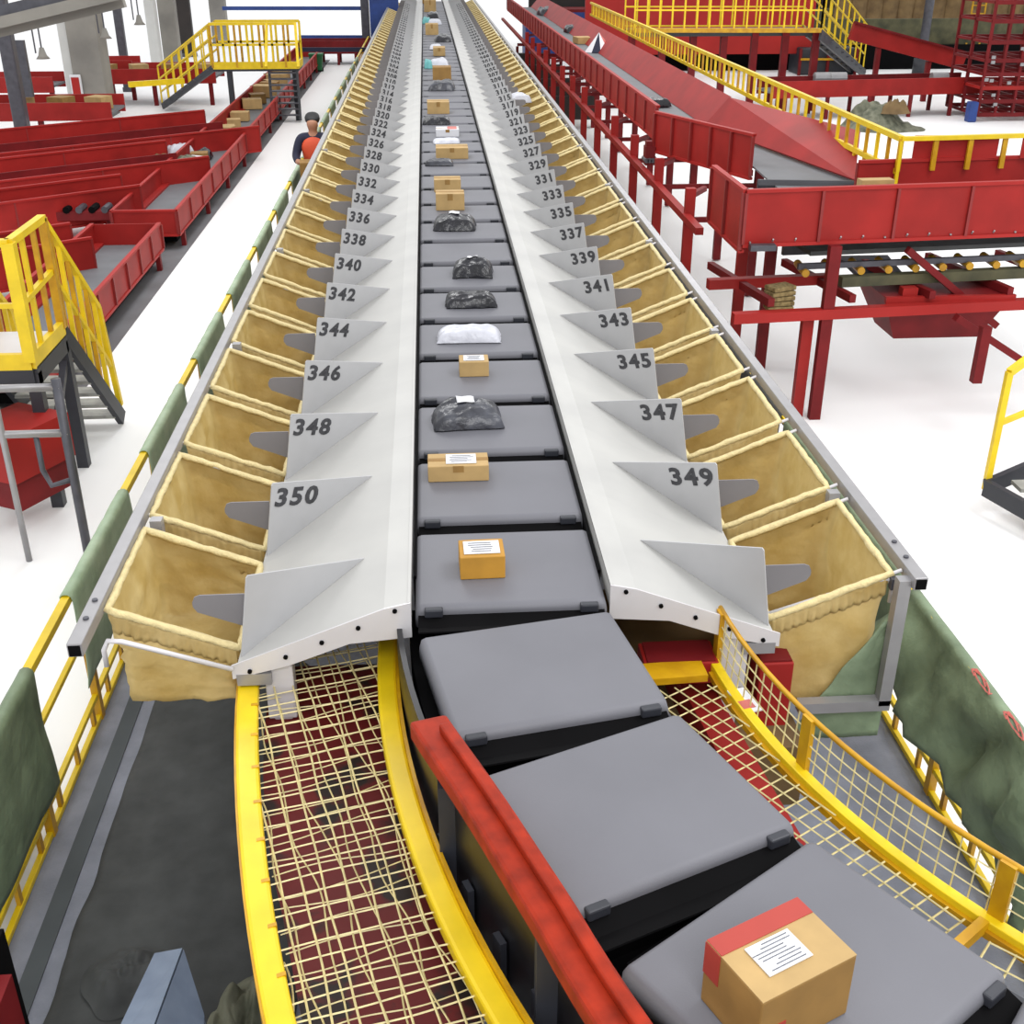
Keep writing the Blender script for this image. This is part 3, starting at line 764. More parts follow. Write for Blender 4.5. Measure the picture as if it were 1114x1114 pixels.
# straight long conveyor
XN,XF,XB=2.78,3.98,3.62
def straight(name,lab):
    t=thing(name,(3.3,26,0),lab,'conveyor')
    a=at(716,116,ZT); b=V((XN+.02,43,ZT)); a2=V((a.x,a.y,ZT))
    capped_wall(t,a2,b,ZT-.40,ZT,36,(-.02,0,0),'near_side_panel')
    q=at(714,122,ZT); r=at(821,147,ZT)
    capped_wall(t,q,r,ZT-.46,ZT,5,(-.02,-.02,0),'splay_panel')
    m=MB(); m.box(((a.x+XF)/2,(a.y-.2+43)/2,ZT-.34),(XF-a.x,43.2-a.y,.04)); m.build('belt','belt_dull',t)
    m=MB(); s0=at(794,108,ZT+.02)
    m.prism([(s0.x,s0.y,ZT+.03),(s0.x,43,ZT+.03),(s0.x-.30,43,ZT-.31),(s0.x-.30,s0.y,ZT-.31)],(.02,0,.02)); m.build('far_slope_panel','red',t)
    # widening end
    e1=at(936,144,ZT); e2=at(930,197,ZT-.30); e3=at(765,131,ZT-.31)
    m=MB(); m.add([(s0.x,s0.y,ZT+.03),tuple(e1),tuple(e2),(s0.x-.30,s0.y,ZT-.31)],[(0,1,2,3)]); m.build('widening_panel','red',t,solid=.02)
    m=MB(); f=at(926,200,ZT-.33); g=at(822,160,ZT-.33); h=at(822,203,ZT-.33)
    m.prism([(s0.x-.2,s0.y,ZT-.33),(e2.x+.25,e2.y+.2,ZT-.33),(f.x,f.y-.3,ZT-.33),(h.x+.2,h.y-.2,ZT-.33),(r.x+.02,r.y,ZT-.33)],(0,0,-.02)); m.prism([(s0.x-.2,s0.y,ZT-.33),(r.x+.02,r.y,ZT-.33),(q.x+.03,q.y,ZT-.33),(a.x,a.y,ZT-.33)],(0,0,-.02)); m.build('end_belt','belt_dull',t)
    e=at(840,201,ZT-.29); m=MB(); m.tube((h.x+.05,h.y+.12,ZT-.33),(f.x,f.y-.1,ZT-.33),.05,10); m.build('end_roller','charcoal',t)
    return t
straight('raised_conveyor','long straight red raised conveyor parallel to the sorter on the right')
# yellow balustrade along it
t=thing('balustrade',(4.55,20,1.9),'long yellow balustrade of close upright bars along the raised conveyor','railing')
e0=at(981,151,2.27); e9=V((4.62,35,2.27)); 
m=MB(); m.bar(e0,e9,.05,.05); m.build('top_rail','yellow',t)
m=MB(); m.bar(V((e0.x,e0.y,1.97)),V((e9.x,e9.y,1.97)),.04,.05); m.build('bottom_rail','yellow',t)
n=78
for k in range(n):
    p=e0.lerp(e9,k/n); m=MB(); m.box((p.x,p.y,2.10 if k>4 else 2.02),(.03,.035,.30 if k>4 else .46)); m.build('baluster','yellow_deep' if k%2 else 'yellow',t)
t=thing('balustrade',tuple(e0),'yellow railing on top of the rear wall of the cross conveyor','railing')
f9=e0+(C2-C1).normalized()*3.2
m=MB(); m.bar(e0,f9,.05,.04); m.build('top_rail','yellow',t)
for k in range(9):
    p=e0.lerp(f9,k/9); m=MB(); m.box((p.x,p.y,2.12),(.045,.03,.30)); m.build('post','yellow_deep',t)
# support structure
t=thing('support_frame',(3.2,20,0),'red steel support frame of posts and beams under the straight raised conveyor','support frame')
m=MB(); m.bar((2.62,11.2,1.38),(2.62,43,1.38),.08,.07); m.build('long_beam','red',t)
m=MB(); m.bar((3.9,14.2,1.38),(3.9,43,1.38),.07,.07); m.build('long_beam','red_dark',t)
for k in range(13):
    y=11.9+k*1.75
    for x,mm in((2.66,'red'),(3.86,'red_dark')):
        if k==0 and x>3: continue
        m=MB(); m.box((x,y,.84),(.10,.08,1.65)); m.build('post',mm,t)
    if k%2==0 or k<6:
        m=MB(); m.bar((2.66,y,1.34),(3.86,y,1.34),.05,.05); m.bar((2.66,y,1.58),(2.9,y+.4,1.58),.05,.05); m.build('cross_beam','red_dark',t)
m=MB(); m.bar((2.75,14.8,.5),(2.75,43,.5),.12,.08); m.build('low_rail','charcoal',t)
t=thing('drive_motor',tuple(at(707,160,1.6)),'rusty red conveyor drive with chains hanging at the end of the straight conveyor','machine')
p=at(707,155,1.7)
m=MB(); m.box((p.x,p.y,1.55),(.12,.18,.22)); m.box((p.x+.05,p.y,1.68),(.2,.12,.08)); m.build('motor_body','red_dark',t)
for k in range(4):
    m=MB(); m.tube((p.x-.05+k*.04,p.y-.12,1.5),(p.x-.05+k*.04,p.y+.1,1.5),.03,8); m.build('sprocket','steel_dark',t)
# structure under the cross conveyor
t=thing('support_frame',(C1.x+1,C1.y,0),'red steel posts and beams carrying the cross conveyor','support frame')
b1=at(797,346,1.0); b2=b1+(C2-C1)*1.0
m=MB(); m.bar(b1,b2,.09,.09); m.build('front_beam','red_bright',t)
b3=at(770,309,1.13); b4=b3+(C2-C1).normalized()*1.2
m=MB(); m.bar(b3,b4,.09,.09); m.build('upper_beam','red',t)
for px,py,z1 in((885,455,1.6),(866,452,1.0),(826,400,1.3),(797,392,1.55)):
    p=at(px,py,0); m=MB(); m.box((p.x,p.y,z1/2),(.10 if px!=905 else .06,.08,z1)); m.build('post','red' if px in(866,797) else 'red_dark',t)
for k in range(5):
    p=b1.lerp(b2,.1+k*.22); m=MB(); m.bar((p.x,p.y,1.12),(p.x-.25,p.y+1.3,1.12),.06,.07); m.build('cross_beam','red_dark',t)
p=at(988,318,1.1); m=MB(); m.box((p.x,p.y,1.10),(.14,.10,.10)); m.build('joint_box','red_bright',t)
for dx in(.30,2.9):
    m=MB(); q=b1+V((dx+1.8,.3,0)); m.bar((q.x-.5,q.y,1.5),(q.x+.5,q.y+.1,.75),.06,.06); m.build('diagonal_brace','red_dark',t)
m=MB(); q=at(1040,345,1.0); m.bar((q.x,q.y,1.0),(q.x+.9,q.y,.45),.08,.06); m.build('diagonal_brace','red_dark',t)
m=MB(); q=at(1025,380,.8); m.box((q.x+.3,q.y-.1,.78),(.08,.08,.5)); m.build('stub_post','red_dark',t)
p=at(848,322,1.1); m=MB(); 
for k in range(5): m.box((p.x,p.y,1.0+k*.045),(.24,.16,.04),rz=.1*k)
tag(m.build('rope_bundle','rope',None,bevel=.01),'bundle of tan rope wound round the red beam under the cross conveyor','rope')
# lower roller conveyor behind the beams
t=thing('roller_conveyor',(C1.x+2,C1.y+.6,1.3),'roller conveyor with yellow rollers under the cross conveyor','conveyor')
r1=at(868,290,1.35); r2=r1+(C2-C1)*.9
m=MB(); m.bar(r1,r2,.04,.05); m.bar(r1+V((0,.5,.05)),r2+V((0,.5,.05)),.05,.14); m.build('side_rail','steel_dark',t)
m=MB(); m.bar(r1+V((.1,.25,.10)),r2+V((0,.25,.10)),.4,.04); m.build('return_belt','tarp_dark',t)
for k in range(12):
    p=r1.lerp(r2,.02+k*.085); m=MB(); m.tube((p.x,p.y-.06,1.30),(p.x+.03,p.y+.3,1.30),.035,10); m.build('roller','yellow_deep',t)
m=MB(); m.bar(r1+V((.4,0,-.14)),r2+V((0,0,-.14)),.1,.09); m.build('dusty_beam','olive_net',t)
# hopper
h=[at(905,300,1.2),at(1050,296,1.2),at(1085,335,.9),at(1040,372,.55),at(975,372,.55),at(930,345,.9)]
t=thing('hopper',tuple(at(1000,340,.8)),'dark red tapering hopper hanging below the cross conveyor','hopper')
c=at(1010,335,.85)
def frus(m,c,w0,l0,z0,w1,l1,z1):
    vs=[(c.x+sx*w/2,c.y+sy*l/2,z) for w,l,z in((w0,l0,z0),(w1,l1,z1)) for sx,sy in((-1,-1),(1,-1),(1,1),(-1,1))]
    m.add(vs,[(0,1,2,3),(7,6,5,4)]+[(i,(i+1)%4,4+(i+1)%4,4+i) for i in range(4)])
m=MB(); frus(m,c,1.2,.8,1.08,.80,.5,.64); m.build('hopper_body','red_dark',t)
m=MB(); m.bar(c+V((-.6,-.42,.21)),c+V((.6,-.42,.21)),.04,.06); m.build('hopper_rim','red',t)
c2=at(960,295,1.1); m=MB(); m.prism([(c2.x-.35,c2.y+.3,1.15),(c2.x+.15,c2.y+.3,1.15),(c2.x+.35,c2.y-.25,.86),(c2.x-.05,c2.y-.25,.86)],(0,0,.03)); m.build('chute_tray','steel_dark',t)
# right lower stair platform at the picture edge
t=thing('stair_platform',tuple(at(1068,527,0)),'yellow-railed dark stair at the right edge of the picture','stairs')
F=at(1069,527,.25); T=at(1094,404,1.12); F=V((F.x+.03,F.y,.25)); T=V((F.x+.0,T.y,1.12))
def p3(dx,dy,z): return V((F.x+dx,F.y+dy,z))
m=MB(); m.box(p3(0,0,.68),(.045,.045,.95)); m.build('post','yellow',t)
m=MB(); m.bar(p3(0,0,1.15),p3(.25,.1,1.28),.05,.05); m.bar(p3(.25,.1,1.28),p3(.9,.1,1.28),.05,.05); m.build('top_rail','yellow',t)
m=MB(); m.bar(p3(0,0,.75),p3(.9,.25,.98),.035,.035); m.build('middle_rail','yellow',t)
m=MB(); m.box(p3(.6,.2,.62),(.04,.04,1.2)); m.build('post','yellow',t)
m=MB(); m.bar(p3(-.02,-.03,.24),p3(.42,-1.1,.18),.05,.13); m.bar(p3(-.02,-.03,.24),p3(.9,.2,.5),.05,.12); m.build('stringer','charcoal',t)
for k in range(4):
    m=MB(); m.box(p3(.45+.06*k,-.15-.2*k,.3-.02*k),(.6,.16,.03)); m.build('tread','tread',t)
m=MB(); m.bar(p3(.36,-.85,.22),p3(.46,-.6,.95),.045,.045); m.build('lower_post','yellow',t)
# ================================================================ RIGHT BACKGROUND
def grid_rail(t,p0,p1,z0,z1,n,rows,mt='yellow',nm='panel'):
    p0=V(p0);p1=V(p1); m=MB()
    for i in range(n+1):
        p=p0.lerp(p1,i/n); m.bar((p.x,p.y,p.z+z0),(p.x,p.y,p.z+z1),.035,.035)
    for r in range(rows+1):
        z=z0+(z1-z0)*r/rows; m.bar(p0+V((0,0,z)),p1+V((0,0,z)),.035,.035)
    m.build(nm,mt,t)
# upper platform across the back: deck z 2.3 at y 27
zd=1.9
a=at(690,33,zd); b=at(893,33,zd); 
t=thing('upper_platform',((a.x+b.x)/2,a.y,0),'raised walkway with yellow grid railing and stairs at the back right','platform')
m=MB(); m.bar(a,b,.12,.10); m.build('deck_edge','yellow_deep',t)
m=MB(); m.box(((a.x+b.x)/2,a.y+.8,zd-.1),((b-a).length,1.5,.10)); m.build('deck','charcoal',t)
grid_rail(t,a,b,0,1.35,15,3,nm='grid_railing')
grid_rail(t,a+V((0,1.5,0)),b+V((0,1.5,0)),0,1.35,15,3,nm='rear_grid_railing')
g=at(940,84,0); g2=V((g.x,g.y,.1))
grid_rail(t,b+V((0,0,-.05)),V((g.x,g.y+.2,.15)),.1,1.3,8,3,nm='stair_railing')
grid_rail(t,b+V((-.1,1.2,-.05)),V((g.x-.1,g.y+1.4,.15)),.1,1.3,8,3,nm='rear_stair_railing')
m=MB(); m.bar(b+V((0,0,-.1)),g2,.06,.25); m.bar(b+V((0,1.1,-.1)),g2+V((0,1.1,0)),.06,.25); m.build('stringer','charcoal',t)
for k in range(9):
    m=MB(); p=(b+V((0,.55,-.1))).lerp(g2+V((0,.55,0)),(k+.5)/9); m.box(p,(.22,1.1,.04)); m.build('tread','steel_dark',t)
for k in range(7):
    m=MB(); p=a.lerp(b,k/6); m.box((p.x,p.y+.3,zd/2),(.16,.16,zd)); m.build('post','red_dark',t)
# low fences under it
t=thing('yellow_fence',tuple(at(850,66,.6)),'low dull yellow fence under the raised walkway at the back','fence')
u0=at(815,62,.6)+V((0,3,0));u1=at(990,58,.6)+V((0,3,0))
grid_rail(t,V((u0.x,u0.y,0)),V((u1.x,u1.y,0)),.1,1.2,10,2,mt='yellow_deep',nm='fence_panel')
# dark machinery under platform
for i,(px,py,w,h,mt,lb) in enumerate(((735,70,2.6,1.1,'tarp_dark','dark green machine body below the raised walkway, left part'),(830,78,2.2,.9,'window_dark','dark brown machine body below the raised walkway, middle part'),(905,84,1.8,.8,'charcoal','charcoal machine body near the foot of the back stairs'))):
    p=at(px,py,0); t=thing('machine_unit',(p.x,p.y+1.2,0),lb,'machine')
    m=MB(); m.box((p.x,p.y+1.2,h/2),(w,1.2,h)); m.build('housing',mt,t,bevel=.05)
    m=MB(); m.bar((p.x-w/2,p.y+.5,h*.6),(p.x+w/2,p.y+.5,h*.6),.08,.06); m.build('rail','yellow_deep',t)
    for k in range(3): m=MB(); m.box((p.x-w/2+w*k/2,p.y+.55,h/2),(.08,.08,h)); m.build('post','red_dark',t)
# red boards behind the platform (orange red surface)
p=at(640,30,0); 
qa=onD(648,5,33); qb=onD(925,5,33); t=tag(MB().box(((qa.x+qb.x)/2+.6,38.5,1.9),((qb.x-qa.x)*1.05,.2,2.6)).build('red_partition','red_bright'),'bright red partition boards behind the yellow grid railing','partition')
# back hanging olive nets / sacks
y=at(970,25,1.2).y+3
for k in range(15):
    p=onD(915+k*17,20,y); w=(onD(932,20,y)-onD(915,20,y)).length
    m=MB(); m.grid(lambda u,v: (p.x+w*.92*(u-.5),y-.12*math.sin(PI*u)-.05*n3(u*4,v*5,k),2.7-2.1*v),8,8)
    tag(m.build('hanging_sack','brown_sack',None,smooth=True,solid=.1),f'brown sack hanging in the back right row, number {["one","two","three","four","five","six","seven","eight","nine","ten","eleven","twelve","thirteen","fourteen","fifteen"][k]} from the left','sack','brown sacks in a row at the back right')
m=MB(); q0=onD(880,60,y+.6); q1=onD(1200,60,y+.6)
m.grid(lambda u,v:(q0.x+(q1.x-q0.x)*u,y+.6+.1*n3(u*20,v*3,5),1.5-1.5*v),50,6); tag(m.build('netting','olive_net',None,smooth=True,solid=.02),'olive green netting hanging along the far right background','netting')
m=MB(); q0=onD(575,20,48); q1=onD(1250,20,48)
m.box(((q0.x+q1.x)/2,48,1.6),(q1.x-q0.x,.2,3.6)); tag(m.build('dark_curtain','window_dark'),'dark brown curtain across the far right background','curtain')
for i,(zz0,zz1,dd,mt,lb) in enumerate(((0,.75,39.6,'black','black low skirt band along the far right background below the netting'),(.75,1.5,40.2,'olive_net','olive screen above the black skirt along the far right background'))):
    q0=onD(668,60,dd); q1=onD(1230,60,dd); m=MB(); m.box(((q0.x+q1.x)/2,dd,(zz0+zz1)/2+.001),(q1.x-q0.x,.12,zz1-zz0-.002)); tag(m.build(['low_screen','net_screen'][i],mt),lb,'screen')
# grey pole
p=at(1000,80,0); t=thing('steel_pole',tuple(p),'grey steel column standing by the back red conveyor','pole')
m=MB(); m.tube(p,(p.x,p.y,4.2),.14,14); m.build('shaft','steel_dark',t,smooth=True)
m=MB(); m.tube(p,(p.x,p.y,.45),.24,14); m.build('base_sleeve','charcoal',t,smooth=True)
# long red conveyor in the back
def lowconv(name,p0,p1,z,w,h,lab,belt='belt_dull',side='red_dark',legs=5,front='red'):
    p0=V(p0);p1=V(p1); d=(p1-p0); d.z=0; L=d.length; d.normalize(); nrm=V((-d.y,d.x,0))
    t=thing(name,((p0.x+p1.x)/2,(p0.y+p1.y)/2,0),lab,'conveyor')
    for s_,nm in((0,'front_side'),(1,'rear_side')):
        a=p0+nrm*w*s_; b=p1+nrm*w*s_; m=MB(); m.wall(a,b,z-h*.3,z+h*.7,.05); m.build(nm,front if s_==0 else side,t)
    m=MB(); a=p0+nrm*w/2; b=p1+nrm*w/2; m.bar((a.x,a.y,z),(b.x,b.y,z),w,.05); m.build('belt',belt,t)
    for k in range(legs):
        for s_ in(0,1):
            q=p0.lerp(p1,(k+.3)/legs)+nrm*w*s_; m=MB(); m.box((q.x,q.y,(z-h*.3)/2),(.08,.08,z-h*.3)); m.build('leg',side,t)
    return t
a=at(840,110,.45); b=at(1066,104,.45)
lowconv('back_conveyor',(a.x,a.y,0),(b.x,b.y,0),.62,1.0,.38,'long low red conveyor with a dark belt across the back right')
a=at(925,45,1.5); b=at(1068,76,.9)
t=thing('inclined_beam',((a.x+b.x)/2,a.y,0),'thick inclined red girder sloping down at the back right','girder')
m=MB(); m.bar((a.x,a.y,1.75),(b.x,a.y,1.0),.2,.42); m.build('girder','red',t)
m=MB(); m.bar((a.x,a.y-.12,1.97),(b.x,a.y-.12,1.22),.1,.05); m.build('flange','red_dark',t)
for q,z in((.25,1.35),(.7,1.0)):
    m=MB(); x=a.x+(b.x-a.x)*q; m.box((x,a.y,z/2),(.12,.12,z)); m.build('post','red_dark',t)
# red lattice machine
p=at(1068,140,.2); t=thing('pallet_rack',(p.x+1.2,p.y+.6,0),'dense red steel lattice rack at the right edge behind the cross conveyor','rack')
bx,by=at(1062,132,0).x,at(1062,132,0).y
for i in range(6):
    for j in range(3):
        m=MB(); m.box((bx+i*.42,by+j*.9,.62+.8),(.06,.06,2.6)); m.build('upright','red_dark',t)
for z in(.15,.45,.75,1.05,1.35,1.75,2.2,2.6):
    m=MB()
    for j in range(3): m.bar((bx,by+j*.9,z),(bx+2.3,by+j*.9,z),.07,.09)
    for i in range(6): m.bar((bx+i*.42,by,z),(bx+i*.42,by+1.8,z),.06,.06)
    m.build('shelf_beams','red_dark' if z!=.75 else 'red',t)
m=MB()
for i in range(18):
    m.box((bx+random.random()*2.2,by-.05,.2+random.random()*1.6),(.09,.03,.07))
m.build('bolt_plates','steel',t)
m=MB(); m.box((bx-.18,by-.05,.23),(.2,.24,.45)); tag(m.build('blue_crate','blue',None,bevel=.02),'small blue crate standing left of the red lattice rack','crate')
# yellow ladder near rack
p=at(1075,58,0); t=thing('ladder',tuple(p),'short yellow ladder in front of the far red frames at the right edge','ladder')
for dx in(0,.5): 
    m=MB(); m.box((p.x+dx-.9,p.y,.9),(.05,.05,1.8)); m.build('stile','yellow_deep',t)
for k in range(6):
    m=MB(); m.bar((p.x-.9,p.y,.25+k*.28),(p.x-.4,p.y,.25+k*.28),.04,.04); m.build('rung','yellow_deep',t)
# cloth heap on white floor
c=at(960,140,0); heap('cloth_heap',(c.x,c.y,0),1.0,.7,.62,'olive',14,'heap of crumpled olive and white cloth on the white floor behind the yellow railing','cloth')
heap('cloth_heap',(c.x+.1,c.y-.25,.38),.36,.28,.30,'brown_sack',17,'brown crumpled cloth on top of the olive heap','cloth')
# silver motors on the back conveyor
for i,(px,lb) in enumerate(((897,'left of the three silver motors on the back red conveyor'),(914,'middle silver motor on the back red conveyor'),(1025,'right silver motor on the back red conveyor, beyond the grey column'))):
    p=at(px,88,.8); t=thing('motor',tuple(p),lb,'motor','silver motors on the back conveyor')
    m=MB(); m.tube((p.x-.2,p.y+.2,.85),(p.x+.2,p.y+.2,.85),.13,12); m.build('motor_body','steel',t)
    m=MB(); m.box((p.x,p.y+.2,.72),(.3,.2,.1)); m.build('foot','steel_dark',t)
# things on the raised conveyor
bz=ZT-.31
p=at(651,56,bz); t=thing('folded_umbrella',tuple(p),'small white and pink tent-shaped parcel on the raised conveyor','parcel')
for k,(mt) in enumerate(('paper','navy','paper','pink')):
    m=MB(); a0_=-PI/2-1.1+k*.55; a1_=a0_+.55
    m.add([(p.x,p.y,bz+.38),(p.x+.36*math.cos(a0_),p.y+.36*math.sin(a0_),bz),(p.x+.36*math.cos(a1_),p.y+.36*math.sin(a1_),bz),(p.x,p.y+.2,bz)],[(0,1,2),(0,2,3),(0,3,1),(1,3,2)])
    m.build('flap',mt,t)
p=at(712,115,bz); bag_parcel((p.x,p.y,bz),(.36,.4,.14),.3,'poly_black','black plastic parcel near the low end of the raised conveyor',None,False,5)
p=at(623,35,bz); bag_parcel((p.x,p.y,bz),(.40,.6,.22),.1,'poly_black','black plastic parcel halfway along the raised conveyor',None,False,8)
p=at(636,47,bz); box_parcel((p.x,p.y,bz),(.45,.4,.14),.2,'carton','carton',label='flat cardboard box on the raised conveyor behind the tent-shaped parcel')
p=at(594,16,bz); bag_parcel((p.x,p.y,bz),(.5,.8,.28),.1,'poly_grey','blue-grey parcel far along the raised conveyor',None,False,9)
# parcel on a far right chute
p=at(564,108,1.66); bag_parcel((p.x,p.y,1.62),(.32,.35,.16),.3,'poly_white','white and dark parcel sliding into a sack on the right row at chute 315',None,False,12)
# far red/blue machinery at the top centre
for i,(px,py,w,h,d,mt,lb) in enumerate(((560,12,3.2,1.5,1.5,'blue','blue machine housing beyond the far end of the right chute row'),(600,2,3.5,2.6,1,'red_dark','dark red frame beyond the raised conveyor at the top edge'))):
    p=at(px,py,.0); t=thing('machine_unit',(p.x,p.y,0),lb,'machine')
    m=MB(); m.box((p.x,47-d/2-i*.8-1.2,h/2),(w,d,h)); m.build('housing',mt,t)
    m=MB(); m.box((p.x,47-d/2-i*.8-1.2,h+.05),(w*1.02,d,.1)); m.build('top_cover','red_dark',t)
p=at(560,25,0)
for k in range(4):
    t=thing('steel_trestle',(p.x+.3+k*.2,p.y-4-k*3.5,0),['dark red cross frame beside the right sacks, farthest of four','dark red cross frame beside the right sacks, third of four','dark red cross frame beside the right sacks, second of four','dark red cross frame beside the right sacks, nearest of four'][k],'frame','dark red frames beside the right sacks')
    x0=2.62;x1=3.9;y_=38-k*3.5
    for x in(x0+.15,x1-.15): m=MB(); m.box((x,y_,.45),(.08,.08,.9)); m.build('post','red_dark',t)
    m=MB(); m.bar((x0+.15,y_,.95),(x1-.15,y_,.95),.08,.08); m.build('top_beam','red_dark',t)
    m=MB(); m.bar((x0+.15,y_,.45),(x1-.15,y_,.45),.3,.5); m.build('infill','window_dark',t)
# ================================================================ LEFT SIDE
def trough(name,x0,x1,y0,y1,zt,wall,lab,nr,near_h=None,legs=True,cells=0):
    """open red tray with dark belt, walls all round"""
    t=thing(name,((x0+x1)/2,(y0+y1)/2,0),lab,'conveyor','low red tray conveyors left of the sorter')
    for nm,p,q,off,n in(('left_side',(x0,y0),(x0,y1),(-.02,0,0),nr),('right_side',(x1,y0),(x1,y1),(.02,0,0),nr)):
        capped_wall(t,V((p[0],p[1],0)),V((q[0],q[1],0)),zt-wall,zt,n,off,nm)
    capped_wall(t,V((x0,y0,0)),V((x1,y0,0)),zt-wall,zt,1,(0,-.02,0),'near_end')
    m=MB(); m.wall((x0,y1,0),(x1,y1,0),zt-wall,zt,.02); m.build('far_end','red',t)
    m=MB(); m.box(((x0+x1)/2,(y0+y1)/2,zt-wall+.05),(x1-x0-.24,y1-y0-.04,.03)); m.build('belt','belt_dull',t)
    for s_ in(-1,1):
        m=MB(); xx=(x1-.06) if s_>0 else (x0+.06); m.box((xx,(y0+y1)/2,zt-wall+.08),(.12,y1-y0,.03)); m.build('belt_guard','red',t)
    n=max(2,int((y1-y0)/1.9))
    for k in range(n):
        for x in(x0,x1):
            m=MB(); yy=y0+.3+(y1-y0-.6)*k/(n-1); m.box((x,yy,(zt-wall)/2),(.06,.08,zt-wall)); m.build('leg','red_dark',t)
    m=MB(); m.box(((x0+x1)/2,(y0+y1)/2,zt-wall-.08),((x1-x0)*.8,(y1-y0)*.98,.14)); m.build('under_frame','black',t)
    return t
r1=at(191,229,.56); r0=at(119,232,.56)
trough('tray_conveyor',r0.x,r1.x,r1.y,42,.56,.34,'long low red conveyor carrying many cartons, left of the sorter',26)
q1=at(173,243,.56); q0=at(99,245,.56)
yn=at(60,385,.56).y
trough('tray_conveyor',q0.x,q1.x,yn,q1.y,.56,.34,'shorter empty red tray conveyor in front of the long one',8)
# grey floor strip beside them
sx=[at(199,270,0),at(186,330,0)]
m=MB(); m.add([(-8,7.6,.004),(-3.02,7.6,.004),(-3.02,40,.004),(-8,40,.004)],[(0,1,2,3)])
x_e=at(380,100,0)
# bare concrete floor strip under the left conveyors
m=MB(); m.prism([(q0.x-.3,8.2,.002),(-3.46,8.2,.002),(-3.46,q1.y,.002),(-3.46,44,.002),(q0.x-.3,44,.002)],(0,0,.006)); o=m.build('floor_grey_strip','floor_grey'); o.name='floor'; o['kind']='structure'
# diagonal feeding troughs
ends=[(220,122),(182,155),(133,190),(115,207),(78,243)]
names=['farthest','fourth','third','second','nearest']
for i,(px,py) in enumerate(((222,120),(180,153),(131,190),(76,243))):
    zt=.72; e=at(px,py,zt); d=V((-1,-.72,0)).normalized()
    L=5.5 if i<3 else 3.0
    w=[3.1,2.2,.9,.9][i]
    nm=['farthest','third','second','nearest'][i]
    t=thing('feed_chute',tuple(e),f'{nm} of the slanting red feed chutes entering the tray conveyors from the left','chute','red feed chutes on the left')
    nrm=V((-d.y,d.x,0))
    if nrm.y>0: nrm=-nrm
    f=e+d*L
    capped_wall(t,e,f,zt-.42,zt,3,(0,0,0),'rear_wall')
    e2=e+nrm*w*.75+V((.0,0,0)); f2=f+nrm*w*.75
    capped_wall(t,e2,f2,zt-.52,zt-.06,3,(0,0,0),'front_wall')
    a=e-V((0,0,.35)); m=MB(); m.prism([tuple(V((p.x,p.y,zt-.45))) for p in(e,f,f2,e2)],(0,0,.02)); m.build('slide_bed','red' if i!=3 else 'belt_dull',t)
    m=MB(); mid=(e2+f2)/2; 
    if i<2:
        g0=e+nrm*w*.38+d*.2; g1=f+nrm*w*.38; m.wall(g0,g1,zt-.44,zt-.08,.03); m.build('middle_divider','red_dark',t)
        m=MB()
    for s_ in(.1,.5,.9):
        for q_ in(e,e2):
            p=q_+d*L*s_; m.box((p.x,p.y,(zt-.5)/2),(.08,.08,zt-.5))
    m.build('leg_set','red_dark',t)
# mechanical bits where feeds join
for px,py in((135,168),(95,225)):
    p=at(px+15,py-2,.5); t=thing('drive_unit',tuple(p),'dark red drive unit where the %s feed chute meets the tray conveyor'%('second' if px==135 else 'nearest'),'machine')
    m=MB(); m.box((p.x-.2,p.y,.38),(.9,.35,.12)); m.build('bracket','red_dark',t)
    for k in range(4):
        m=MB(); m.tube((p.x-.45+k*.18,p.y-.2,.47),(p.x-.45+k*.18,p.y+.1,.47),.05,8); m.build('roller','steel_dark' if k%2 else 'black',t)
# cartons on the long tray
bz=.30
rnd=random.Random(3)
lab_spots=[(186,160,.34,'carton'),(192,176,.30,'carton_dark'),(200,181,.3,'paper'),(214,172,.32,'poly_black'),(206,148,.34,'carton'),(227,155,.34,'carton'),(227,161,.34,'carton'),(240,145,.30,'carton'),(246,138,.3,'carton'),(249,131,.34,'carton'),(262,118,.4,'carton'),(270,112,.4,'carton_dark'),(276,105,.5,'carton'),(288,96,.4,'carton'),(292,90,.4,'carton_dark'),(258,92,.5,'carton'),(250,99,.4,'carton_dark'),(262,86,.4,'carton')]
descr=['carton at the left end of the carton heap on the long tray','dark carton in the heap on the long tray','white box in the heap on the long tray','black parcel at the right of the heap on the long tray','carton just beyond the heap, against the left wall of the long tray','rear of two cartons lying close together past the heap','front of two cartons lying close together past the heap','carton in the middle of the long tray, before the next pair','carton in the long tray, second past the close pair','carton in the long tray, third past the close pair','carton on the long tray below the yellow crossover stairs, nearest one','dark carton below the yellow crossover','larger carton below the yellow crossover','light carton in the shade of the yellow crossover','dark carton farthest right under the crossover','large carton left of the others under the crossover','dark carton on the left wall under the crossover','carton far left under the crossover']
for i,((px,py,s_,mt),lb) in enumerate(zip(lab_spots,descr)):
    p=at(px,py,bz); p.x=max(q0.x+.32,min(q1.x-.3,p.x))
    if mt.startswith('poly'): bag_parcel((p.x,p.y,bz),(s_,s_,.2),rnd.random(),mt,lb,'parcels on the long red tray',False,i)
    else: box_parcel((p.x,p.y,bz),(s_*rnd.uniform(.9,1.2),s_*.9,s_*.55),rnd.uniform(-.6,.6),mt,'carton',label=lb,group='parcels on the long red tray')
for i,(px,py) in enumerate(((180,182),(205,183),(196,170))):
    p=at(px,py,bz); bag_parcel((p.x,p.y,bz),(.5,.45,.28),i,['brown_sack','olive','poly_white'][i],['brown bag in the heap on the long tray','olive bag at the near side of the heap','white bag on the heap on the long tray'][i],'parcels on the long red tray',False,i+40)
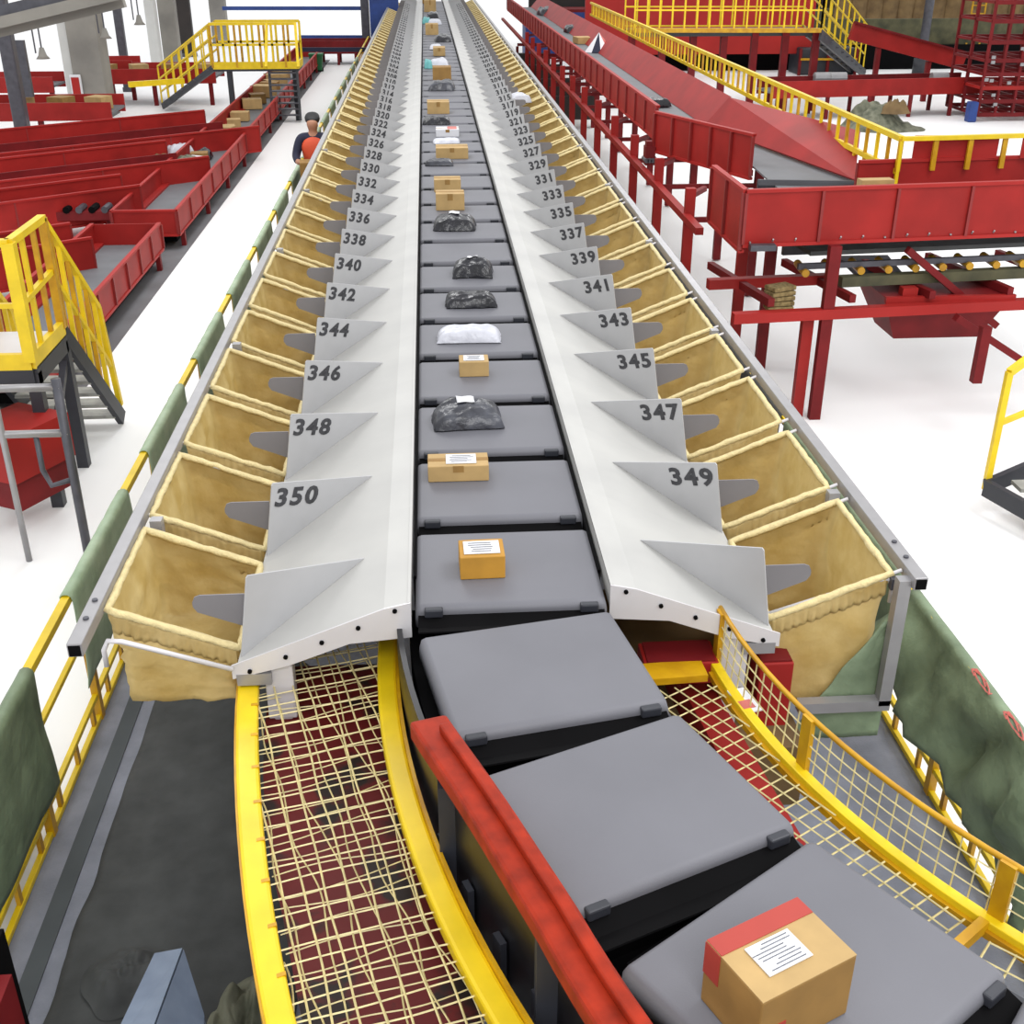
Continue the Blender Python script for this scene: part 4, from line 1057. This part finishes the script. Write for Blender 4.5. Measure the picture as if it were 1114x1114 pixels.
# ---------------------------------------------------------------- near left stair platform
t=thing('stair_platform',(-3.2,8.4,0),'yellow-railed steel platform with dark steps at the left edge of the picture','stairs')
c0=at(35,393,1.2); c1=at(67,357,1.2); ft=at(136,460,.0); rt=1.2
XP=(c0.x+c1.x)/2
c0.x=c1.x=XP; xs=XP
m=MB(); m.box((XP-1.0,(c0.y+c1.y)/2,1.16),(2.0,c1.y-c0.y,.04)); m.build('deck','steel_white',t)
m=MB(); m.bar((XP,c0.y,1.2),(XP,c1.y,1.2),.05,.12); m.bar((XP,c0.y,1.2),(XP-2.2,c0.y,1.2),.05,.12); m.build('deck_edge','yellow',t)
m=MB(); m.bar((XP,c0.y+.01,1.08),(XP,c1.y,1.08),.05,.14); m.bar((XP,c0.y+.01,1.08),(XP-2.2,c0.y+.01,1.08),.05,.14); m.build('deck_frame','charcoal',t)
zr=2.07
m=MB(); m.bar((XP-2.2,c0.y,zr),(XP,c0.y,zr),.06,.05); m.bar((XP,c0.y,zr),(XP,c1.y,zr),.06,.05); m.build('top_rail','yellow',t)
m=MB(); m.bar((XP-2.2,c0.y,1.62),(XP,c0.y,1.62),.035,.035); m.bar((XP,c0.y,1.62),(XP,c1.y,1.66),.04,.04); m.build('middle_rail','yellow',t)
for i,(x,y,w) in enumerate(((XP,c0.y,.085),(XP,c1.y,.06),(XP,(c0.y*2+c1.y)/3,.035),(XP,(c0.y+2*c1.y)/3,.035),(XP-.28,c0.y,.035),(XP-.56,c0.y,.035),(XP-.84,c0.y,.06))):
    m=MB(); m.box((x,y,(1.2+zr)/2),(w,w,zr-1.2)); m.build('post','yellow_deep' if i%2 else 'yellow',t)
fy=ft.y; fx=ft.x
S0=V((XP,c1.y,1.16)); S1=V((fx-.02,fy,.05))
for sx,mt in((0,'charcoal'),(-.75,'charcoal')):
    m=MB(); m.bar(S0+V((sx,0,0)),S1+V((sx,0,0)),.05,.13); m.build('stringer',mt,t)
for sx in(0,-.75):
    m=MB(); up=V((0,0,.88)); 
    m.bar(S0+V((sx,0,.9)),S0.lerp(S1,.86)+V((sx,0,.92)),.045,.045)
    m.bar(S0.lerp(S1,.86)+V((sx,0,.92)),S1+V((sx,0.02,.12)),.045,.045); m.build('hand_rail','yellow',t)
    m=MB(); m.bar(S0+V((sx,0,.45)),S0.lerp(S1,.93)+V((sx,0,.45)),.035,.035); m.build('stair_middle_rail','yellow',t)
    for k in range(6):
        p=S0.lerp(S1,(k+.6)/7.2)+V((sx,0,0)); m=MB(); m.bar(p,p+V((0,0,.90)),.035,.035); m.build('baluster','yellow' if k%2 else 'yellow_deep',t)
for k in range(7):
    p=S0.lerp(S1,(k+.6)/7); m=MB(); m.box((p.x-.375,p.y,p.z),(.72,.17,.03)); m.build('tread','tread',t)
for x,y,z0 in((XP-.02,c0.y+.05,0),(XP-.02,c1.y,0),(XP-.9,c0.y+.05,0)):
    m=MB(); m.box((x,y,.55),(.09,.09,1.1)); m.build('leg','charcoal',t)
m=MB(); m.bar((XP-.02,c0.y+.05,.35),(XP-.02,c1.y,.95),.05,.05); m.bar((XP-.9,c0.y+.05,.3),(XP-.02,c0.y+.05,.8),.05,.05); m.build('brace','steel_dark',t)
# silver tubular barrier in front
t=thing('tube_barrier',tuple(at(70,600,0)),'galvanised tube barrier standing below the left platform','barrier')
pa=at(97,607,0); pb=at(32,610,0)
m=MB(); m.tube(pa,(pa.x,pa.y,1.36),.032,10); m.build('post','steel_dark',t,smooth=True)
m=MB(); m.tube(pb,(pb.x,pb.y,1.62),.022,10); m.build('thin_post','steel',t,smooth=True)
for z in(1.30,.97):
    m=MB(); m.tube((pa.x+.02,pa.y,z),(pa.x-1.6,pa.y,z),.027,10); m.build('cross_tube','steel',t,smooth=True)
m=MB(); m.path([(pa.x-.02,pa.y,.62),(pa.x-.16,pa.y,.58),(pa.x-.2,pa.y,.7),(pa.x-.2,pa.y,.95)],.02,8); m.build('bent_tube','steel_dark',t,smooth=True)
# red crate behind barrier
p=at(15,500,.7); t=thing('red_tray',tuple(p),'red metal tray end below the left platform','tray')
m=MB(); m.box((p.x-.15,p.y+.5,.62),(.5,.6,.35),rz=-.5); m.build('tray_body','red',t)
m=MB(); m.box((p.x-.15,p.y+.5,.35),(.4,.5,.3),rz=-.5); m.build('tray_stand','red_dark',t)
# ---------------------------------------------------------------- yellow crossover
t=thing('crossover_bridge',(-4.1,29,0),'yellow crossover bridge with stairs on both sides over the long tray conveyor','bridge')
zd=1.2; a=at(232,74,zd); b=at(325,73,zd); y0=a.y; b.y=y0
dp=.9
m=MB(); m.box(((a.x+b.x)/2,y0+dp/2,zd-.04),(b.x-a.x,dp,.08)); m.build('deck','charcoal',t)
m=MB(); m.bar((a.x,y0,zd+.05),(b.x,y0,zd+.05),.04,.16); m.bar((b.x,y0,zd+.05),(b.x,y0+dp,zd+.05),.04,.16); m.build('toe_board','yellow',t)
for yy in(y0,y0+dp):
    m=MB(); m.bar((a.x,yy,zd+.95),(b.x,yy,zd+.95),.06,.06); m.bar((a.x,yy,zd+.5),(b.x,yy,zd+.5),.05,.05); m.build('hand_rail','yellow',t)
    for k in range(8):
        x=a.x+(b.x-a.x)*k/7; m=MB(); m.box((x,yy,zd+.48),(.05,.05,.95)); m.build('baluster','yellow' if k%2 else 'yellow_deep',t)
# right stair, coming down towards the camera side
f=at(318,133,0)
for sx in(-.35,.30):
    m=MB(); m.bar((b.x-.35+sx,y0+.1,zd),(f.x+sx-.1,f.y,.05),.06,.14); m.build('stringer','charcoal',t)
for k in range(8):
    p=V((b.x-.38,y0,zd-.05)).lerp(V((f.x-.12,f.y,.1)),(k+.5)/8); m=MB(); m.box(p,(.62,.16,.03)); m.build('tread','steel_dark',t)
m=MB(); m.bar((b.x,y0,zd+.95),(b.x+.10,y0-1.0,zd+.1),.06,.06); m.bar((b.x-.65,y0,zd+.95),(b.x-.62,y0-1.0,zd+.1),.06,.06); m.build('stair_rail','yellow',t)
# left stair with grid railings
g=at(175,122,0); L0=V((a.x,y0+.1,zd)); L1=V((g.x,g.y+.3,.1))
for dy in(0,.8):
    m=MB(); m.bar(L0+V((0,dy,0)),L1+V((0,dy,0)),.05,.14); m.build('stringer','charcoal',t)
    grid_rail(t,L0+V((0,dy,0)),L1+V((0,dy,0)),.05,.95,7,3,nm='stair_railing')
for k in range(8):
    p=L0.lerp(L1,(k+.5)/8)+V((0,.4,0)); m=MB(); m.box(p,(.2,.8,.03)); m.build('tread','steel_dark',t)
for x in(a.x+.35,b.x-.1):
    m=MB(); m.box((x,y0+.1,zd/2),(.12,.12,zd)); m.build('leg','charcoal',t)
# ---------------------------------------------------------------- columns and roof pieces
def column(p,w,d,h,mt,lb,lean=None,nm='concrete_column',cap=None):
    t=thing(nm,(p.x,p.y+d/2,0),lb,'column')
    m=MB(); m.box((p.x,p.y+d/2,h/2),(w,d,h)); m.build('shaft',mt,t,bevel=.03)
    m=MB(); m.box((p.x,p.y+d/2,.06),(w*1.15,d*1.15,.12)); m.build('base_plate','steel_dark',t)
    if cap:
        m=MB(); m.box((p.x-w/2-.11,p.y+d/2,h/2),(.2,d*.8,h)); m.build('white_face',cap,t)
    return t
column(at(28,171,0),.26,.26,5.2,'steel_dark','dark grey steel column at the left edge with flanges',nm='steel_column')
column(at(103,128,0),.72,.8,5.5,'concrete','broad weathered concrete column with a white left face and red sign',cap='concrete_pale')
column(at(139,100,0),.22,.22,5.2,'steel_dark','thin dark steel column right of the broad concrete column',nm='steel_column')
column(at(172,86,0),.30,.4,5.4,'concrete_pale','pale slim column between the thin steel column and the grey one')
column(at(189,82,0),.50,.5,5.4,'concrete','grey concrete column just right of the pale slim one')
column(at(240,50,0),.6,.6,5.0,'concrete','far grey column behind the crossover bridge')
column(at(203,62,0),.6,.3,5.0,'window_dark','dark brown door-like panel between the far columns',nm='dark_door')
# red sign on the column
p=onD(84,98,at(103,128,0).y-.05); t=thing('wall_sign',tuple(p),'red and white sign box on the broad concrete column','sign')
m=MB(); m.box(p,(.26,.08,.70)); m.build('sign_frame','paper',t,bevel=.02)
m=MB(); m.box((p.x,p.y-.045,p.z),(.18,.02,.58)); m.build('sign_face','red_bright',t)
# dark board left
p=onD(18,75,26); t=tag(MB().box(p,(.5,.12,1.1)).build('notice_board','steel_dark'),'dark grey board hanging by the left steel column','board')
# roof truss at the top-left corner
t=thing('roof_beam',(-7.5,20,4),'grey weathered roof beam crossing the top left corner','beam')
p0=onD(-40,34,16); p1=onD(135,-12,16)
for j,(dy,mt) in enumerate(((0,'concrete'),(12,'steel_dark'),(-10,'concrete'))):
    q0=onD(-40,34-dy*1.0,16+j*.15); q1=onD(135,-8-dy*1.0,16+j*.15); m=MB(); m.bar(q0,q1,.14,.13); m.build('purlin',mt,t)
# long thin pipe across the top
q0=onD(-40,9,15); q1=onD(1150,9.5,15)
# blue horizontal beams at far left wall
for i,(x0,x1,y_,hh,mt,lb) in enumerate(((242,400,9,.12,'blue','upper blue beam of the far wall bars, left of the sorter'),(325,400,41,.16,'blue','lower blue beam of the far wall bars, left of the sorter'))):
    q0=onD(x0,y_,44); q1=onD(x1,y_,44); m=MB(); m.bar(q0,q1,.1,hh); tag(m.build('blue_beam',mt),lb,'beam','blue beams at the far end')
q=onD(398,30,44); m=MB(); m.box((q.x,44,q.z*.5+1.2),(.28,.28,q.z+2.6)); tag(m.build('far_post','steel_dark'),'grey post at the far end beside the blue panel','post')
q=onD(418,12,43.5); m=MB(); m.box((q.x,43.5,1.7),(1.0,.25,3.4)); tag(m.build('blue_partition','blue'),'dark blue partition at the far end left of the sorter','panel')
# far red low conveyor with blue top
a=at(325,72,0); b=at(425,72,0)
lowconv('far_conveyor',(a.x,a.y+.3,0),(b.x-.2,a.y+.3,0),.48,1.0,.42,'low dark red conveyor with blue upper edge at the far end behind the green bin',front='red_dark')
q0=at(325,54,.9);q1=at(400,54,.9); m=MB(); m.bar(q0,q1,.1,.12); tag(m.build('blue_beam','navy'),'dark navy beam above the far red conveyor','beam')
# green bin
p=at(345,78,0); t=thing('green_bin',tuple(p),'small green wheeled bin standing on the white floor at the far end','bin')
m=MB(); frus(m,p,.42,.4,.5,.34,.34,.06); m.build('bin_body','green',t)
m=MB(); m.box((p.x,p.y,.53),(.46,.44,.06)); m.build('lid','green',t,bevel=.01)
m=MB(); m.tube((p.x-.2,p.y+.1,.06),(p.x+.2,p.y+.1,.06),.06,10); m.build('wheel','black',t)
# far left red conveyors between columns
for i,(px,py,w,d,z,lb) in enumerate(((40,112,3.0,1.2,.85,'red conveyor behind the steel column at the far left'),(165,75,3.2,1.4,.9,'red conveyor behind the columns, top left'),(20,84,1.6,1,.9,'red conveyor farthest left in the background'),(118,66,1.2,1,1.0,'small red machine between the thin column and the pale one'))):
    p=at(px,py,z); t=thing('background_conveyor',(p.x,p.y,0),lb,'conveyor')
    m=MB(); m.box((p.x,p.y,z-.18),(w,.06,.36)); m.build('front_side','red',t)
    m=MB(); m.box((p.x,p.y+d,z-.15),(w,.06,.36)); m.build('rear_side','red_bright',t)
    m=MB(); m.box((p.x,p.y+d/2,z-.22),(w,d,.05)); m.build('belt','belt_dull',t)
    for sx in(-.45,0,.45): m=MB(); m.box((p.x+sx*w,p.y+.05,(z-.36)/2),(.1,.1,z-.36)); m.build('leg','red_dark',t)
    for k in range(4):
        if i>1: break
        c=(p.x-w*.4+k*w*.26,p.y+d*.4,z-.19)
        box_parcel(c,(.42,.4,.26),rnd.uniform(-.5,.5),'carton' if k%2 else 'carton_dark',label=f'{["first","second","third","fourth"][k]} carton from the left on the {"red conveyor behind the steel column" if i==0 else "red conveyor behind the columns"}',group='cartons on the background conveyors')
a=at(140,92,.9); b=at(200,88,.9); m=MB(); m.bar(a,b,.1,.12); tag(m.build('yellow_beam','yellow'),'short yellow beam between the columns at the left','beam')
# hanging lamps
for i,(px,py) in enumerate(((47,64),(115,42),(152,27))):
    D=24+i*2; p=onD(px,py,D); top=onD(px-5,-25,D)
    t=thing('hanging_lamp',tuple(p),f'{["nearest","middle","farthest"][i]} of three lamps hanging on cables at the top left','lamp','lamps hanging at the top left')
    m=MB(); m.tube((p.x,p.y,p.z+.1),(p.x,p.y,max(4.6,p.z+2)),.015,6); m.tube((p.x-.12,p.y,p.z+.1),(p.x-.12,p.y,max(4.6,p.z+2)),.015,6); m.build('cable','steel_dark',t)
    m=MB(); m.path([(p.x,p.y,p.z+.2),(p.x,p.y,p.z+.06),(p.x,p.y,p.z)],.1,12,rad=[.04,.08,.13]); m.build('lamp_shade','concrete',t,smooth=True)
# ================================================================ WORKER
t=thing('person',(-1.66,17.2,.03),'person with dark hair in an orange vest holding a box beside the left railing','person')
def skin(name,verts,edges,rad,mt,parent,sub=2):
    me=bpy.data.meshes.new(name); me.from_pydata(verts,edges,[]); o=bpy.data.objects.new(name,me); COL.objects.link(o); me.materials.append(M[mt])
    md=o.modifiers.new('skin','SKIN'); md.use_smooth_shade=True
    for i,r in enumerate(rad): me.skin_vertices[0].data[i].radius=(r,r)
    me.skin_vertices[0].data[0].use_root=True
    s2=o.modifiers.new('sub','SUBSURF'); s2.levels=sub; s2.render_levels=sub
    o.parent=parent; return o
vv=[(0,0,.95),(0,0,1.12),(0,0,1.32),(0,0,1.42),(0,0,1.47),(0,-.02,1.55),(0,-.02,1.64),
    (-.19,0,1.36),(-.26,-.10,1.12),(-.20,-.32,1.08),(-.14,-.40,1.10), (.19,0,1.36),(.26,-.10,1.12),(.16,-.32,1.08),(.06,-.40,1.10),
    (-.10,0,.86),(-.12,-.02,.48),(-.12,.02,.08),(-.12,-.14,.04),(.10,0,.86),(.12,.02,.48),(.12,.04,.08),(.12,-.12,.04)]
ee=[(0,1),(1,2),(2,3),(3,4),(4,5),(5,6),(2,7),(7,8),(8,9),(9,10),(2,11),(11,12),(12,13),(13,14),(0,15),(15,16),(16,17),(17,18),(0,19),(19,20),(20,21),(21,22)]
rr=[.11,.10,.12,.07,.055,.095,.08,.06,.05,.038,.035,.06,.05,.038,.035,.10,.07,.05,.04,.10,.07,.05,.04]
skin('body',vv,ee,rr,'skin',t)
skin('vest',[(0,0,.96),(0,0,1.12),(0,0,1.28),(0,0,1.42),(-.13,0,1.38),(.13,0,1.38)],[(0,1),(1,2),(2,3),(2,4),(2,5)],[.17,.17,.19,.09,.115,.115],'vest',t)
skin('sleeves',[(0,.01,1.36),(-.19,0,1.37),(-.26,-.10,1.13),(-.21,-.29,1.08),(.19,0,1.37),(.26,-.10,1.13),(.17,-.29,1.08)],[(0,1),(1,2),(2,3),(0,4),(4,5),(5,6)],[.09,.085,.062,.05,.085,.062,.05],'navy',t)
skin('trousers',[(0,0,.93),(-.10,0,.86),(-.12,-.02,.48),(-.12,.02,.10),(.10,0,.86),(.12,.02,.48),(.12,.04,.10)],[(0,1),(1,2),(2,3),(0,4),(4,5),(5,6)],[.15,.11,.085,.065,.11,.085,.065],'navy',t)
skin('hair',[(0,.06,1.56),(0,.03,1.64),(0,.0,1.69)],[(0,1),(1,2)],[.10,.125,.10],'hair',t)
p=(-1.70,16.62,.98); box_parcel(p,(.24,.3,.2),.1,'carton_dark',label='cardboard box held by the worker in the orange vest')
# ================================================================ LIGHT
w=bpy.data.worlds.new('world'); sc.world=w; w.use_nodes=True
bg=w.node_tree.nodes['Background']; bg.inputs['Color'].default_value=(.98,.99,1,1); bg.inputs['Strength'].default_value=1.12
def area(name,loc,size,power,rot=(0,0,0)):
    l=bpy.data.lights.new(name,'AREA'); l.shape='RECTANGLE'; l.size=size[0]; l.size_y=size[1]; l.energy=power
    o=bpy.data.objects.new(name,l); COL.objects.link(o); o.location=loc; o.rotation_euler=rot; return o
for k in range(3): area('ceiling_light',(1.5+(-1)**k*4,4+k*11,9),(3,6),430)
area('front_fill',(.6,-3.5,8),(5,3),420,(math.radians(38),0,0))  # added fill behind and above the camera, brightens upright faces
sc.view_settings.view_transform='Standard'; sc.view_settings.look='None'; sc.view_settings.exposure=0; sc.view_settings.gamma=1
